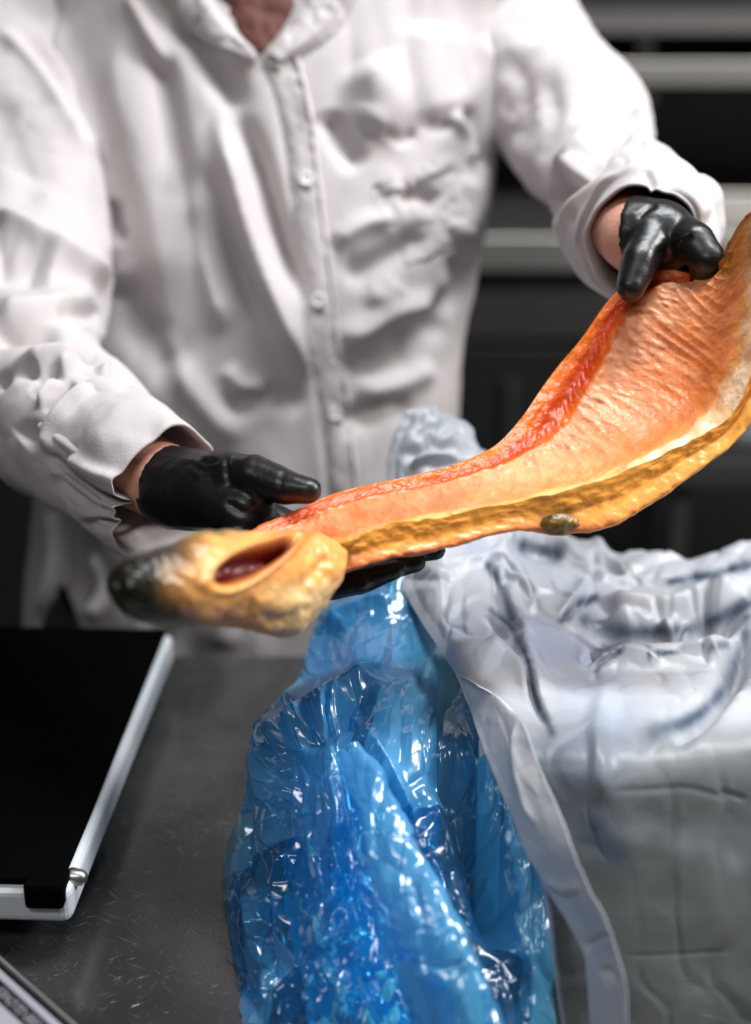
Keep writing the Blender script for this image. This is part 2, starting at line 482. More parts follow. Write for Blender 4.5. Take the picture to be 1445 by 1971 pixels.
for xx in (xa, xb): box('end', (xx, ty_ + .11, (za + zb) / 2), (.012, .232, zb - za), M_steel, tray)
box('base', ((xa + xb) / 2, ty_ + .11, za + .006), (xb - xa, .22, .01), M_steel, tray)
# white tub on a low steel stool, at the right behind the fish
st = thing('steel_stool', 'low steel stand behind the fish, carrying a white tub', 'stand')
sx, sY = px_x(1470, 860, 2.1), 2.15
sz = at_y(850, 2.1)
box('seat', (sx, sY, sz - 0.02), (0.34, 0.3, 0.04), M_dsteel, st)
for ax in (-1, 1):
    for ay in (-1, 1):
        box('leg', (sx + ax * 0.14, sY + ay * 0.12, (sz - 0.04) / 2), (0.025, 0.025, sz - 0.04), M_dsteel, st)
tb = thing('white_tub', 'white tub half hidden behind the right end of the fish', 'tub')
C = np.array([[sx, sY, sz + z] for z in (0.0, 0.004, 0.03, 0.08, 0.085, 0.08, 0.012)]); 
P = np.stack([np.stack([c[0] + r * np.cos(np.linspace(0, 2 * np.pi, 40, endpoint=False)), c[1] + r * np.sin(np.linspace(0, 2 * np.pi, 40, endpoint=False)), np.full(40, c[2])], 1) for c, r in zip(C, (0.02, 0.11, 0.118, 0.13, 0.134, 0.125, 0.02))])
grid('bowl', P, M_scale_rim, tb, closed=True)

# ------------------------------------------------------------------ work table
TZ = 0.90
tab = thing('work_table', 'dark scratched stainless steel work table under the blue bag', 'table')
box('tabletop', (0, 0.55, TZ - 0.02), (2.4, 1.39, 0.04), M_table, tab, bev=0.004)
for sxx in (-1.12, 1.12):
    for sy in (-0.08, 1.18):
        box('leg', (sxx, sy, (TZ - 0.04) / 2), (0.05, 0.05, TZ - 0.04), M_dsteel, tab)
box('undershelf', (0, 0.55, 0.25), (2.2, 1.2, 0.03), M_dsteel, tab)

# ------------------------------------------------------------------ the person
person = thing('person', 'person in a white button-up coat and black gloves holding the fish', 'person')


def onY(px, py, Y):
    """the depth along the view axis of a pixel on the upright plane y = Y"""
    return Y / (math.cos(PITCH) - math.sin(PITCH) * (np.asarray(py, float) - IH / 2) / FPX)


# coat body: closed rings, row by row (py, left px, right px, front plane Y, half depth)
rows = [(-170, 480, 760, 1.42, .06), (-120, 330, 860, 1.40, .08), (-60, 60, 1010, 1.38, .115), (30, 40, 985, 1.365, .125), (130, 60, 965, 1.35, .13),
        (260, 80, 958, 1.335, .135), (400, 95, 948, 1.32, .14), (560, 105, 925, 1.305, .145), (700, 105, 897, 1.295, .145), (820, 95, 888, 1.285, .145),
        (950, 72, 880, 1.28, .15), (1100, 62, 870, 1.285, .15), (1250, 55, 865, 1.29, .15), (1420, 45, 870, 1.30, .15)]
NT, NV = 420, 340
ctl = []
for py, xl, xr, yf, b in rows:
    Yc = yf + b; d = onY(0, py, Yc - 0.03)
    zc_ = at_y(py, yf)
    x0 = (xl - IW / 2) / FPX * d; x1 = (xr - IW / 2) / FPX * d
    ctl.append(((x0 + x1) / 2, Yc, zc_, (x1 - x0) / 2, b))
ctl = cat(np.array(ctl), NV)
an = np.linspace(0, 2 * np.pi, NT, endpoint=False) + math.pi / 2
ca, sa = np.cos(an), np.sin(an); e = 0.82
cx = np.sign(ca) * np.abs(ca) ** e; sy_ = np.sign(sa) * np.abs(sa) ** e
P = np.stack([ctl[:, 0:1] + ctl[:, 3:4] * cx, ctl[:, 1:2] + ctl[:, 4:5] * sy_, np.repeat(ctl[:, 2:3], NT, 1)], -1)
N = gnormals(P, True); cen = np.stack([ctl[:, 0], ctl[:, 1], ctl[:, 2]], 1)[:, None]
N *= np.sign(np.sum(N * (P - cen), -1, keepdims=True))
G, R, E, ST = 'g', 'r', 'p', 's'
torso_strokes = [
    ([(240, -20), (285, 60), (325, 135)], 12, 7, R), ([(285, 60), (320, 190), (345, 330), (385, 520)], 26, -9, G),
    ([(215, 40), (240, 200), (300, 420), (320, 600)], 34, 6, G),
    ([(415, 215), (450, 330), (490, 470), (560, 640), (600, 740)], 15, 20, R), ([(480, 250), (530, 420), (590, 600)], 16, -8, G), ([(415, 300), (455, 480), (530, 660)], 12, -6, G), ([(360, 340), (385, 460), (415, 570), (440, 650)], 15, 7, R),
    ([(450, 190), (510, 380), (570, 580)], 24, -9, G), ([(385, 300), (440, 480), (500, 640)], 16, -6, G),
    ([(330, 20), (400, 110), (470, 230)], 28, -10, G), ([(100, 20), (140, 160), (200, 330)], 20, 8, G),
    ([(215, 380), (220, 440), (250, 450)], 16, -8, G), ([(230, 520), (280, 640), (370, 720)], 40, -9, G),
    ([(300, 620), (380, 760), (470, 860)], 26, 6, G), ([(430, 700), (470, 745), (520, 740)], 18, 6, G),
    ([(250, 780), (330, 900), (480, 940)], 40, -8, G), ([(420, 800), (520, 760), (600, 790)], 26, -5, G),
    # right of the placket
    ([(620, 210), (660, 280), (700, 330)], 22, -9, G), ([(700, 110), (740, 200), (700, 260)], 46, 10, G), ([(840, 40), (830, 160), (850, 240)], 50, 7, G),
    ([(760, 385), (800, 375), (850, 400)], 17, -8, G), ([(640, 470), (700, 430), (760, 420)], 16, 7, G), ([(650, 540), (740, 500), (830, 440)], 26, -9, G),
    ([(640, 650), (690, 640), (760, 600), (850, 580)], 22, 10, G), ([(660, 710), (740, 690), (790, 640), (870, 620)], 24, -10, G),
    ([(680, 760), (760, 740), (840, 700)], 24, 7, G), ([(870, 480), (880, 560), (800, 620)], 20, -6, G), ([(900, 330), (905, 400), (870, 470)], 26, 7, G),
    ([(700, 560), (740, 570), (770, 540)], 22, 6, G), ([(640, 820), (740, 790), (800, 780)], 22, -6, G), ([(890, 200), (925, 290), (930, 340)], 14, -7, G),
    ([(860, 215), (905, 260), (915, 320)], 16, 6, G), ([(725, 250), (770, 270), (800, 250)], 12, -4, G), ([(810, 235), (850, 245), (870, 230)], 12, -4, G),
    ([(930, 60), (945, 170), (957, 300)], 10, 5, R),
    # skirt
    ([(120, 900), (130, 1050), (180, 1180)], 40, -12, G), ([(90, 950), (100, 1100), (70, 1200)], 18, 8, G), ([(160, 1060), (190, 1130), (170, 1200)], 16, 7, G),
    ([(300, 1060), (310, 1160), (300, 1260)], 30, -5, G), ([(420, 1080), (430, 1180), (430, 1260)], 26, 4, G),
]
q = P * np.array([1, 1, 0.55])
P = P + N * (0.006 * fbm(q * 9 + 3, 3) + 0.0035 * np.abs(fbm(q * np.array([22, 22, 14]) + 11, 3)) - 0.002)[..., None]
P = sculpt(P, N, torso_strokes, .0016)
# the button placket stands proud: its left edge is a crisp overlap
pl_left = [(497, 105), (530, 190), (548, 290), (565, 430), (578, 560), (596, 690), (614, 800), (628, 930), (640, 1080), (650, 1260)]
pl_right = [(575, 105), (598, 190), (612, 290), (628, 430), (645, 560), (662, 690), (676, 800), (690, 930), (704, 1080), (716, 1260)]
N2 = gnormals(P, True); N2 *= np.sign(np.sum(N2 * (P - cen), -1, keepdims=True))
P = sculpt(P, N2, [(pl_left, 2.5, -5, ST)])
px, py, _ = proj(P)
front = (P[..., 1] < cen[..., 1])
slit = front & (py > 1125) & (np.abs(px - (122 - (py - 1125) * 0.06)) < (py - 1125) * 0.42) & (py < 1300)
coat = grid('coat', P, M_coat, person, closed=True, keep=~slit, solid=0.0012)
bvh = BVHTree.FromPolygons(P.reshape(-1, 3).tolist(), gfaces(NV, NT, True))


def hit(px, py, off=0.0, tree=None):
    w1 = W(px, py, 1.0); d = Vector(w1 - CAM).normalized()
    loc, nor, _, _ = (tree or bvh).ray_cast(Vector(CAM), d)
    if loc is None: return np.array(W(px, py, 1.35)), -np.array(d)
    nor = np.array(nor); nor *= -np.sign(np.dot(nor, np.array(d)))
    return np.array(loc) + nor * off, nor


def strip(name, left, right, off, mtl, parent, n=140, m=14, rough=0.0005, tree=None):
    A = cat(np.array(left), n); B = cat(np.array(right), n); out = np.zeros((n, m, 3))
    for i in range(n):
        for j in range(m):
            t = j / (m - 1); x, y = A[i] * (1 - t) + B[i] * t
            p, nn = hit(x, y, off * min(1, 0.1 + 4 * min(t, 1 - t)), tree); out[i, j] = p + nn * rough * vn(np.array([x, y, 0]) / 14)
    return grid(name, out, mtl, parent, solid=0.0008)


pl = strip('placket', pl_left, pl_right, 0.0030, M_coat, coat, rough=0.0009)
strip('stitched_seam', [(a + 64 if False else b - 9, c) for (a, _), (b, c) in zip(pl_left, pl_right)], [(b - 5, c) for b, c in pl_right], 0.0044, M_coat, coat, m=5, rough=0.002)
for bx_, by_ in ((529, 118), (588, 345), (612, 577), (643, 795)):
    p, n = hit(bx_, by_, 0.004)
    z = Vector(n).to_track_quat('Z', 'Y').to_matrix()
    prof = [(0, .0008), (.0035, .0008), (.0042, .0018), (.0056, .0022), (.0062, .001), (.006, -.001), (0, -.001)]
    V = []; a = np.linspace(0, 2 * np.pi, 24, endpoint=False)
    Pb = np.array([[np.array(z @ Vector((r * math.cos(t), r * math.sin(t), h))) + p for t in a] for r, h in prof])
    b = grid('button', Pb, M_button, coat, closed=True)
    V, f = [], []
    for hx, hy in ((-.0014, 0), (.0014, 0)):
        v, ff = capsule(np.array(z @ Vector((hx, hy, .0006))) + p, np.array(z @ Vector((hx, hy, .0012))) + p, .0008, .0008, m=8)
        f += [[i + len(V) for i in q_] for q_ in ff]; V += v
    p2, n2 = hit(bx_ + 2, by_ + 15, 0.0042); p3, _ = hit(bx_ + 8, by_ + 24, 0.0042)
    v, ff = capsule(p2, p3, .0016, .001, m=8); f += [[i + len(V) for i in q_] for q_ in ff]; V += v
    mesh_obj('buttonhole', V, f, M_hole, coat)
pk = strip('chest_pocket', [(716, 372), (728, 420), (745, 480), (770, 520)], [(880, 300), (895, 345), (908, 400), (915, 450)], 0.0022, M_coat, coat, n=60, m=60, rough=0.0015)
strip('pocket_welt', [(716, 356), (722, 368), (727, 378)], [(872, 292), (878, 303), (882, 312)], 0.0062, M_coat, coat, n=14, m=70, rough=0.0012)
# collar: two lapels round a dark neck opening
strip('collar', [(372, -110), (402, -20), (442, 45), (494, 108)], [(215, -140), (285, -40), (370, 60), (490, 124)], 0.010, M_coat, coat, n=40, m=26, rough=0.002)
strip('collar', [(612, -90), (584, -20), (556, 45), (508, 108)], [(720, -120), (690, -20), (640, 70), (545, 125)], 0.010, M_coat, coat, n=40, m=26, rough=0.002)
strip('undershirt_opening', [(380, -100), (408, -20), (448, 45), (496, 104)], [(606, -90), (578, -20), (550, 45), (506, 104)], 0.0035, mat('brown_undershirt', lin(92, 52, 45), 0.8), coat, n=30, m=18, rough=0.002)


def sleeve(name, path, mseg, nring, strokes, seed, ripple):
    """path: (px, py, depth, radius px); the last rings turn back inside as the hem"""
    pts = np.array(path, float); C = W(pts[:, 0], pts[:, 1], pts[:, 2]); r = pts[:, 3] * pts[:, 2] / FPX
    D = cat(np.hstack([C, r[:, None]]), nring); C, r = D[:, :3], D[:, 3]
    P = tube(C, r, mseg)
    N = P - C[:, None]; N /= np.linalg.norm(N, axis=2, keepdims=True)
    q = P * 1.0 + seed
    P = P + N * (0.007 * fbm(q * 10, 3) + ripple * np.abs(fbm(q * 24, 3)) - ripple * .5)[..., None]
    P = sculpt(P, N, strokes, .0013)
    # hem folded back into the opening
    T = C[-1] - C[-2]; T /= np.linalg.norm(T); last = P[-1]; cc = last.mean(0)
    rings = [last + T * .0015 + (cc - last) * .015, last + T * .001 + (cc - last) * .05] + [last - T * (.004 + .012 * k) + (cc - last) * .06 for k in range(1, 9)]
    return grid(name, np.vstack([P, np.stack(rings)]), M_coat, coat, closed=True)


left_path = [(60, -260, 1.44, 150), (30, -110, 1.44, 195), (40, 70, 1.40, 178), (52, 250, 1.36, 160), (62, 420, 1.32, 150), (58, 540, 1.275, 150), (20, 650, 1.215, 165), (40, 745, 1.165, 158),
             (120, 815, 1.12, 146), (195, 872, 1.082, 140), (262, 925, 1.05, 136), (318, 965, 1.027, 130)]
left_strokes = [
    ([(-10, 50), (70, 135), (160, 285)], 10, 9, R), ([(40, 60), (110, 150), (180, 280)], 18, -7, G), ([(-20, 180), (50, 330), (60, 430)], 40, -6, G),
    ([(-30, 415), (60, 462), (130, 500), (222, 552)], 15, 17, R), ([(-30, 500), (40, 512), (100, 515)], 30, -16, G), ([(-20, 600), (80, 598), (190, 570)], 26, 9, G),
    ([(100, 618), (150, 606), (205, 612)], 14, -9, G), ([(-30, 655), (60, 640), (130, 655), (205, 690)], 13, -17, G), ([(80, 632), (170, 640), (240, 690), (262, 735)], 13, 9, G),
    ([(130, 672), (200, 690), (235, 715)], 12, -10, G),
    ([(-10, 745), (70, 695), (170, 690)], 14, 10, G), ([(-20, 745), (40, 715), (80, 712)], 13, -12, G), ([(62, 765), (90, 730), (125, 712)], 11, -11, G),
    ([(92, 800), (115, 760), (150, 740)], 11, -11, G), ([(75, 790), (110, 720), (150, 705)], 8, 7, G), ([(185, 725), (225, 702), (258, 722)], 12, 10, G),
    ([(195, 748), (230, 735), (262, 745)], 9, -7, G), ([(40, 850), (60, 835), (78, 860)], 18, -10, G), ([(100, 880), (95, 840), (130, 790), (190, 740)], 10, 8, G),
    ([(200, 830), (290, 800), (350, 820)], 60, 8, E),
    ([(88, 868), (140, 925), (190, 958), (250, 975)], 9, -16, G), ([(100, 905), (150, 965), (230, 990)], 20, -9, G), ([(130, 880), (190, 915), (240, 930)], 14, 6, G),
    ([(140, 1010), (220, 1015), (300, 1030)], 9, -8, G), ([(160, 965), (230, 985), (280, 1010)], 9, 6, R),
]
right_path = [(830, -170, 1.46, 150), (905, -30, 1.44, 150), (975, 90, 1.42, 146), (1050, 185, 1.39, 140), (1108, 250, 1.33, 146), (1142, 312, 1.27, 120), (1178, 368, 1.20, 126), (1216, 418, 1.135, 142),
              (1240, 447, 1.09, 147), (1243, 465, 1.06, 134), (1231, 474, 1.045, 110)]
right_strokes = [
    ([(1245, 215), (1190, 262), (1110, 330), (1040, 410), (985, 470)], 15, -26, G), ([(1245, 175), (1205, 225), (1130, 290), (1060, 360)], 14, 22, R), ([(1180, 170), (1215, 150), (1248, 185)], 22, 14, G),
    ([(1150, 230), (1190, 195), (1215, 190)], 14, -9, G), ([(1205, 262), (1240, 262), (1255, 300)], 13, 8, G), ([(1020, 480), (1075, 385), (1180, 300)], 12, -10, G), ([(1055, 470), (1110, 390), (1195, 330)], 12, 9, G),
    ([(1085, 500), (1110, 430), (1140, 400)], 12, -9, G), ([(1242, 325), (1252, 345), (1262, 362)], 6, -8, G), ([(980, 90), (1000, 180), (985, 300)], 26, -8, G), ([(1040, 120), (1060, 220), (1020, 330)], 24, -6, G),
    ([(1105, 540), (1140, 520), (1160, 545)], 12, -6, G), ([(1110, 420), (1100, 470), (1120, 520)], 18, 7, G), ([(1290, 350), (1330, 385), (1370, 420)], 18, 5, G),
]
sleeve('sleeve', left_path, 220, 330, left_strokes, 4.0, 0.003)
sleeve('sleeve', right_path, 200, 300, right_strokes, 9.0, 0.003)

# gloves
gl = [pc((335, 938, 1.008, 84), (420, 950, .968, 76), True), pc((418, 950, .968, 74), (470, 985, .95, 62)), pc((425, 925, .965, 60), (488, 915, .94, 38))]
gl += chain((486, 916, .942, 42), (552, 938, .930, 35), (594, 944, .924, 26))
gl += chain((480, 985, .97, 42), (600, 1040, .99, 34), (720, 1066, .99, 29), (838, 1060, .985, 19))
gl += chain((480, 1010, .96, 42), (610, 1075, .972, 34), (720, 1094, .967, 29), (800, 1082, .972, 20))
gl += chain((470, 1030, .955, 40), (600, 1102, .955, 34), (690, 1118, .955, 28), (758, 1098, .96, 20))
gl += chain((460, 1040, .94, 36), (560, 1112, .945, 29), (635, 1132, .945, 25), (695, 1125, .95, 18))


def wrinkle(strokes):
    def f(P, N):
        P = P + N * (0.0006 * fbm(P * 60, 3))[:, None]
        return sculpt(P, N, strokes)
    return f


g1 = fuse('glove', gl, 0.0021, 5, M_glove, person, wrinkle([
    ([(375, 872), (395, 890), (425, 885)], 4, -1.2, G), ([(362, 885), (390, 905), (430, 900)], 4, -1.2, G), ([(352, 900), (380, 925), (425, 918)], 5, -1.0, G),
    ([(440, 872), (436, 900), (445, 940)], 6, -1.8, G), ([(545, 905), (540, 930), (536, 955)], 4, -0.8, G), ([(520, 980), (470, 985), (430, 960)], 10, -2, G)]))
gr = [pc((1227, 461, 1.036, 86), (1268, 456, 1.026, 74), True), pc((1278, 446, 1.027, 52), (1294, 450, 1.02, 48))]
gr += chain((1266, 432, 1.018, 40), (1232, 500, 1.0, 37), (1213, 552, .992, 29))
gr += chain((1292, 446, 1.022, 45), (1336, 468, 1.0, 41), (1364, 500, .992, 34), (1350, 535, 1.012, 26))
gr += chain((1285, 470, 1.04, 42), (1330, 520, 1.06, 35), (1322, 600, 1.055, 28), (1292, 650, 1.045, 20))
gr += chain((1262, 485, 1.05, 42), (1290, 560, 1.07, 33), (1272, 640, 1.06, 27), (1245, 690, 1.05, 20))
gr += chain((1238, 490, 1.055, 38), (1245, 570, 1.072, 29), (1232, 630, 1.065, 24), (1222, 670, 1.055, 18))
g2 = fuse('glove', gr, 0.0018, 9, M_glove, person, wrinkle([
    ([(1300, 480), (1318, 462), (1334, 450)], 5, -2.5, G), ([(1268, 395), (1250, 400), (1225, 420)], 5, -1.2, G), ([(1275, 470), (1268, 500), (1262, 540)], 8, -2, G)]))

# body: one skin from head to feet under the clothes, the forearms bare at the cuffs
bz = lambda x, y, z: np.array([x, y, z])
cxm = 0.5 * (ctl[90, 0] + ctl[200, 0])
hip = bz(cxm - .02, 1.43, .92)
body = [(bz(cxm - .02, 1.475, 1.30), bz(cxm - .02, 1.455, 1.05), .095, .10), (hip + bz(-.09, .01, .02), hip + bz(.09, .01, .02), .11, .11), (bz(cxm - .1, 1.47, 1.38), bz(cxm + .1, 1.47, 1.38), .075, .075),
        (bz(cxm - .03, 1.46, 1.40), bz(cxm - .03, 1.44, 1.56), .062, .056)]
for sgn in (-1, 1):
    body += [(hip + bz(.09 * sgn, .01, -.02), bz(cxm + .11 * sgn, 1.45, .49), .085, .055), (bz(cxm + .11 * sgn, 1.45, .49), bz(cxm + .12 * sgn, 1.49, .08), .055, .036), (bz(cxm + .12 * sgn, 1.49, .05), bz(cxm + .14 * sgn, 1.36, .03), .035, .025)]
hc = bz(cxm - .03, 1.43, 1.66)
body += [(hc + bz(0, .03, .03), hc + bz(0, -.01, .03), .092, .088), (hc + bz(0, -.02, -.02), hc + bz(0, -.045, -.085), .068, .042), (hc + bz(0, -.095, .02), hc + bz(0, -.118, -.02), .009, .013),
         (hc + bz(-.025, -.098, -.062), hc + bz(.025, -.098, -.062), .008, .008)]
for sgn in (-1, 1):
    body += [(hc + bz(.033 * sgn, -.088, .022), hc + bz(.034 * sgn, -.088, .022), .013, .013), (hc + bz(.088 * sgn, .01, .02), hc + bz(.09 * sgn, .015, -.03), .014, .011)]
LA = [(30, -90, 1.46, 120), (45, 250, 1.38, 105), (30, 600, 1.25, 95), (60, 740, 1.18, 95)]
body += chain(*LA) + chain((60, 740, 1.18, 92), (150, 825, 1.11, 88), (245, 893, 1.055, 80), (330, 934, 1.012, 77), (405, 948, .975, 62))
body += chain((905, -20, 1.46, 100), (1050, 180, 1.41, 80), (1105, 245, 1.355, 50)) + chain((1105, 245, 1.355, 50), (1166, 350, 1.235, 36), (1190, 425, 1.10, 72), (1228, 461, 1.038, 72), (1262, 458, 1.028, 48))
bd = fuse('body', body, 0.006, 6, M_skin, person)
hb, hf = [], []
v, f = capsule(hc + bz(0, .035, .045), hc + bz(0, .0, .055), .098, .092, m=28); mesh_obj('hair', v, f, M_hair, person)
tr_ = [(hip + bz(-.09, .01, .0), hip + bz(.09, .01, .0), .125, .125)]
for sgn in (-1, 1):
    tr_ += [(hip + bz(.09 * sgn, .01, -.02), bz(cxm + .11 * sgn, 1.45, .49), .105, .08), (bz(cxm + .11 * sgn, 1.45, .49), bz(cxm + .12 * sgn, 1.49, .09), .08, .065)]
fuse('trousers', tr_, 0.008, 6, M_trouser, person)
for sgn in (-1, 1):
    fuse('shoe', [(bz(cxm + .12 * sgn, 1.50, .05), bz(cxm + .145 * sgn, 1.33, .04), .048, .038), (bz(cxm + .12 * sgn, 1.5, .06), bz(cxm + .12 * sgn, 1.49, .12), .047, .047)], .006, 5, M_shoe, person)
# tattoo on the bare wrist: a thin raised-on-skin curl
me = bd.data; co = np.empty(len(me.vertices) * 3); me.vertices.foreach_get('co', co); co = co.reshape(-1, 3)
bt = BVHTree.FromPolygons(co.tolist(), [list(p.vertices) for p in me.polygons])
for L_, R_2 in (([(262, 960), (272, 985), (290, 1000)], [(268, 958), (278, 980), (294, 996)]), ([(281, 985), (276, 975), (289, 962)], [(285, 988), (284, 976), (293, 964)])):
    strip('tattoo', L_, R_2, 0.0006, M_tattoo, bd, n=20, m=4, rough=0, tree=bt)

# ------------------------------------------------------------------ the fish
fish = thing('fish', 'split open fish with orange flesh and dark snout, held in black gloves', 'fish')
# stations along the body: back edge A, backbone line V, belly fold F, rim B, outer keel C, hidden back D   (px, py, depth)
ST_ = [
    [(462, 1032, 0.905), (466, 1046, 0.897), (490, 1085, 0.885), (515, 1108, 0.880), (520, 1130, 0.882), (490, 1090, 0.905)],
    [(520, 1003, 0.920), (525, 1020, 0.910), (548, 1062, 0.892), (572, 1084, 0.886), (568, 1124, 0.889), (540, 1070, 0.920)],
    [(585, 975, 0.935), (590, 998, 0.925), (610, 1040, 0.905), (630, 1060, 0.895), (622, 1115, 0.898), (600, 1060, 0.935)],
    [(640, 951, 0.945), (645, 976, 0.930), (668, 1022, 0.902), (688, 1036, 0.890), (690, 1092, 0.894), (660, 1040, 0.945)],
    [(700, 935, 0.955), (707, 960, 0.940), (727, 1005, 0.908), (748, 1014, 0.895), (752, 1076, 0.900), (720, 1030, 0.955)],
    [(775, 919, 0.962), (783, 944, 0.948), (805, 988, 0.912), (818, 1001, 0.900), (818, 1066, 0.905), (795, 1010, 0.962)],
    [(850, 901, 0.968), (862, 925, 0.954), (880, 972, 0.918), (890, 989, 0.905), (890, 1046, 0.912), (870, 990, 0.968)],
    [(912, 879, 0.976), (938, 905, 0.964), (972, 952, 0.930), (985, 970, 0.914), (988, 1022, 0.921), (950, 970, 0.977)],
    [(958, 853, 0.989), (1000, 878, 0.978), (1062, 928, 0.944), (1080, 946, 0.920), (1084, 1031, 0.927), (1010, 960, 0.991)],
    [(1002, 806, 1.001), (1056, 845, 0.992), (1152, 895, 0.958), (1175, 920, 0.925), (1176, 1010, 0.932), (1080, 930, 1.006)],
    [(1044, 745, 1.013), (1102, 796, 1.004), (1228, 850, 0.969), (1258, 882, 0.929), (1256, 962, 0.935), (1140, 880, 1.020)],
    [(1078, 700, 1.019), (1131, 751, 1.010), (1288, 805, 0.977), (1338, 846, 0.931), (1336, 902, 0.936), (1200, 820, 1.026)],
    [(1120, 650, 1.022), (1163, 692, 1.013), (1330, 748, 0.982), (1406, 800, 0.931), (1405, 846, 0.936), (1250, 750, 1.031)],
    [(1180, 568, 1.022), (1210, 600, 1.013), (1352, 668, 0.982), (1452, 708, 0.928), (1462, 772, 0.934), (1310, 680, 1.034)],
    [(1250, 523, 1.020), (1270, 550, 1.010), (1368, 605, 0.978), (1485, 605, 0.924), (1500, 690, 0.931), (1370, 620, 1.031)],
    [(1305, 521, 1.017), (1322, 542, 1.006), (1384, 558, 0.972), (1492, 500, 0.921), (1520, 600, 0.928), (1400, 570, 1.026)],
    [(1346, 538, 1.003), (1360, 537, 0.994), (1395, 515, 0.965), (1475, 425, 0.930), (1520, 480, 0.934), (1420, 510, 1.008)],
    [(1376, 533, 0.999), (1385, 515, 0.990), (1402, 478, 0.966), (1455, 398, 0.936), (1480, 420, 0.937), (1425, 470, 0.995)],
    [(1388, 515, 0.997), (1393, 500, 0.988), (1403, 468, 0.968), (1440, 412, 0.944), (1450, 420, 0.944), (1420, 455, 0.985)],
]
ST_ = np.array(ST_, float)
NU = 520
Wst = W(ST_[..., 0], ST_[..., 1], ST_[..., 2])               # (k,6,3)
cur = np.stack([cat(Wst[:, j], NU) for j in range(6)], 1)     # (NU,6,3)
NVF = 200
top = np.stack([cat(cur[i, :4], NVF) for i in range(NU)])     # flesh, NU x NVF
uu = np.linspace(0, 1, NU)[:, None] * np.ones((1, NVF)); vv = np.linspace(0, 1, NVF)[None] * np.ones((NU, 1))   # v: 1/3 = backbone, 2/3 = fold
Nf = facecam(gnormals(top), top)
arc = np.concatenate([[0], np.cumsum(np.linalg.norm(np.diff(cur[:, 1], axis=0), axis=1))])[:, None] * np.ones((1, NVF))
wid = np.linalg.norm(cur[:, 3] - cur[:, 0], axis=1)[:, None] * vv
big = np.clip((uu - 0.30) / 0.2, 0, 1)
belly = np.clip((vv - .36) / .06, 0, 1) * np.clip((.80 - vv) / .14, 0, 1)
q2 = np.stack([arc, wid, 0 * arc], -1)
wob = fbm(q2 * 40, 3)
ribph = (arc + 0.05 * (vv - .36) + .0012 * wob) / 0.0085
rib = np.abs(np.sin(np.pi * ribph)); rib = 1 - rib ** 0.5
D = 0.0011 * rib * belly * big * (0.5 + 0.8 * np.clip(vn(q2 * np.array([90, 25, 1]) + 3) + .3, 0, 1))
peb = np.clip(vn(q2 * np.array([300, 190, 1])), 0, 1) * np.exp(-((vv - .43) / .08) ** 2) * (.35 + .65 * big)
D += 0.0019 * peb
D += 0.0013 * np.exp(-((vv - .345) / .022) ** 2) * (0.7 + 0.9 * vn(q2 * np.array([240, 60, 1])))
band = np.exp(-((vv - .235) / .075) ** 2)
D += -0.0026 * band + 0.0006 * band * (1 - np.abs(np.sin(np.pi * (arc + .10 * vv + .001 * wob) / .0062))) ** 1.5
D += 0.0006 * fbm(q2 * 150, 3) + 0.0010 * fbm(q2 * 50 + 5, 2)
rim = np.clip((vv - .86) / .1, 0, 1)
D += rim * (0.0016 * fbm(q2 * np.array([60, 60, 1]) + 9, 3) + .0012)
tear = np.clip((uu - .86) / .06, 0, 1)
D += tear * 0.003 * fbm(q2 * np.array([50, 25, 1]) + 2, 3)
edgefade = np.clip(vv / .03, 0, 1)
top = top + Nf * (D * edgefade)[..., None]


def mixc(a, b, t):
    t = np.clip(t, 0, 1)[..., None]; return a * (1 - t) + b * t


c_pink, c_or, c_red, c_edge, c_gold, c_rim, c_brown = [lin(*c) for c in ((248, 168, 120), (242, 134, 74), (204, 66, 16), (240, 122, 34), (234, 166, 80), (250, 222, 190), (176, 112, 34))]
n1 = fbm(q2 * 60 + 1, 3); n2 = fbm(q2 * np.array([130, 30, 1]), 3)
C = mixc(np.broadcast_to(c_edge, top.shape), np.broadcast_to(c_red, top.shape), np.exp(-((vv - .225 - .02 * n1) / .11) ** 2) * (1.0 + .25 * n2))
C = mixc(C, np.broadcast_to(c_pink, top.shape), np.clip((vv - .325 + .02 * n2) / .03, 0, 1))
C = mixc(C, np.broadcast_to(c_or, top.shape), np.clip((vv - .45 + .06 * n1) / .12, 0, 1) * (.55 + .4 * n2))
C = mixc(C, np.broadcast_to(c_pink, top.shape), rib * belly * big * .5)
C = mixc(C, np.broadcast_to(lin(244, 176, 140), top.shape), peb * 1.2)
C = mixc(C, np.broadcast_to(lin(206, 120, 40), top.shape), np.exp(-((vv - .74) / .08) ** 2) * big * .45)
C = mixc(C, np.broadcast_to(c_gold, top.shape), np.clip((vv - .80 + .03 * n1) / .08, 0, 1))
C = mixc(C, np.broadcast_to(c_rim, top.shape), np.clip((vv - .855 + .05 * n1) / .05, 0, 1) * np.clip((uu - .38) / .2, 0, 1) * (.7 + .4 * n2))
C = mixc(C, np.broadcast_to(c_brown, top.shape), np.clip((uu - .845 + .08 * (vv - .5)) / .05, 0, 1) * np.clip((vv - .62 + .45 * np.clip((uu - .86) / .06, 0, 1)) / .15, 0, 1) * .85)
C = mixc(C, np.broadcast_to(c_red, top.shape), np.clip((.36 - uu) / .2, 0, 1) * np.clip((.45 - vv) / .2, 0, 1) * .7)
C = mixc(C, np.broadcast_to(lin(232, 108, 56), top.shape), np.clip((.46 - uu) / .2, 0, 1) * np.clip((.8 - vv) / .1, 0, 1) * (.62 + .3 * n1))
fl = grid('flesh', top, M_flesh, fish); setcol(fl, np.clip(C, 0, 1))
NS = 90
edge0 = top[:, -1]
und = []
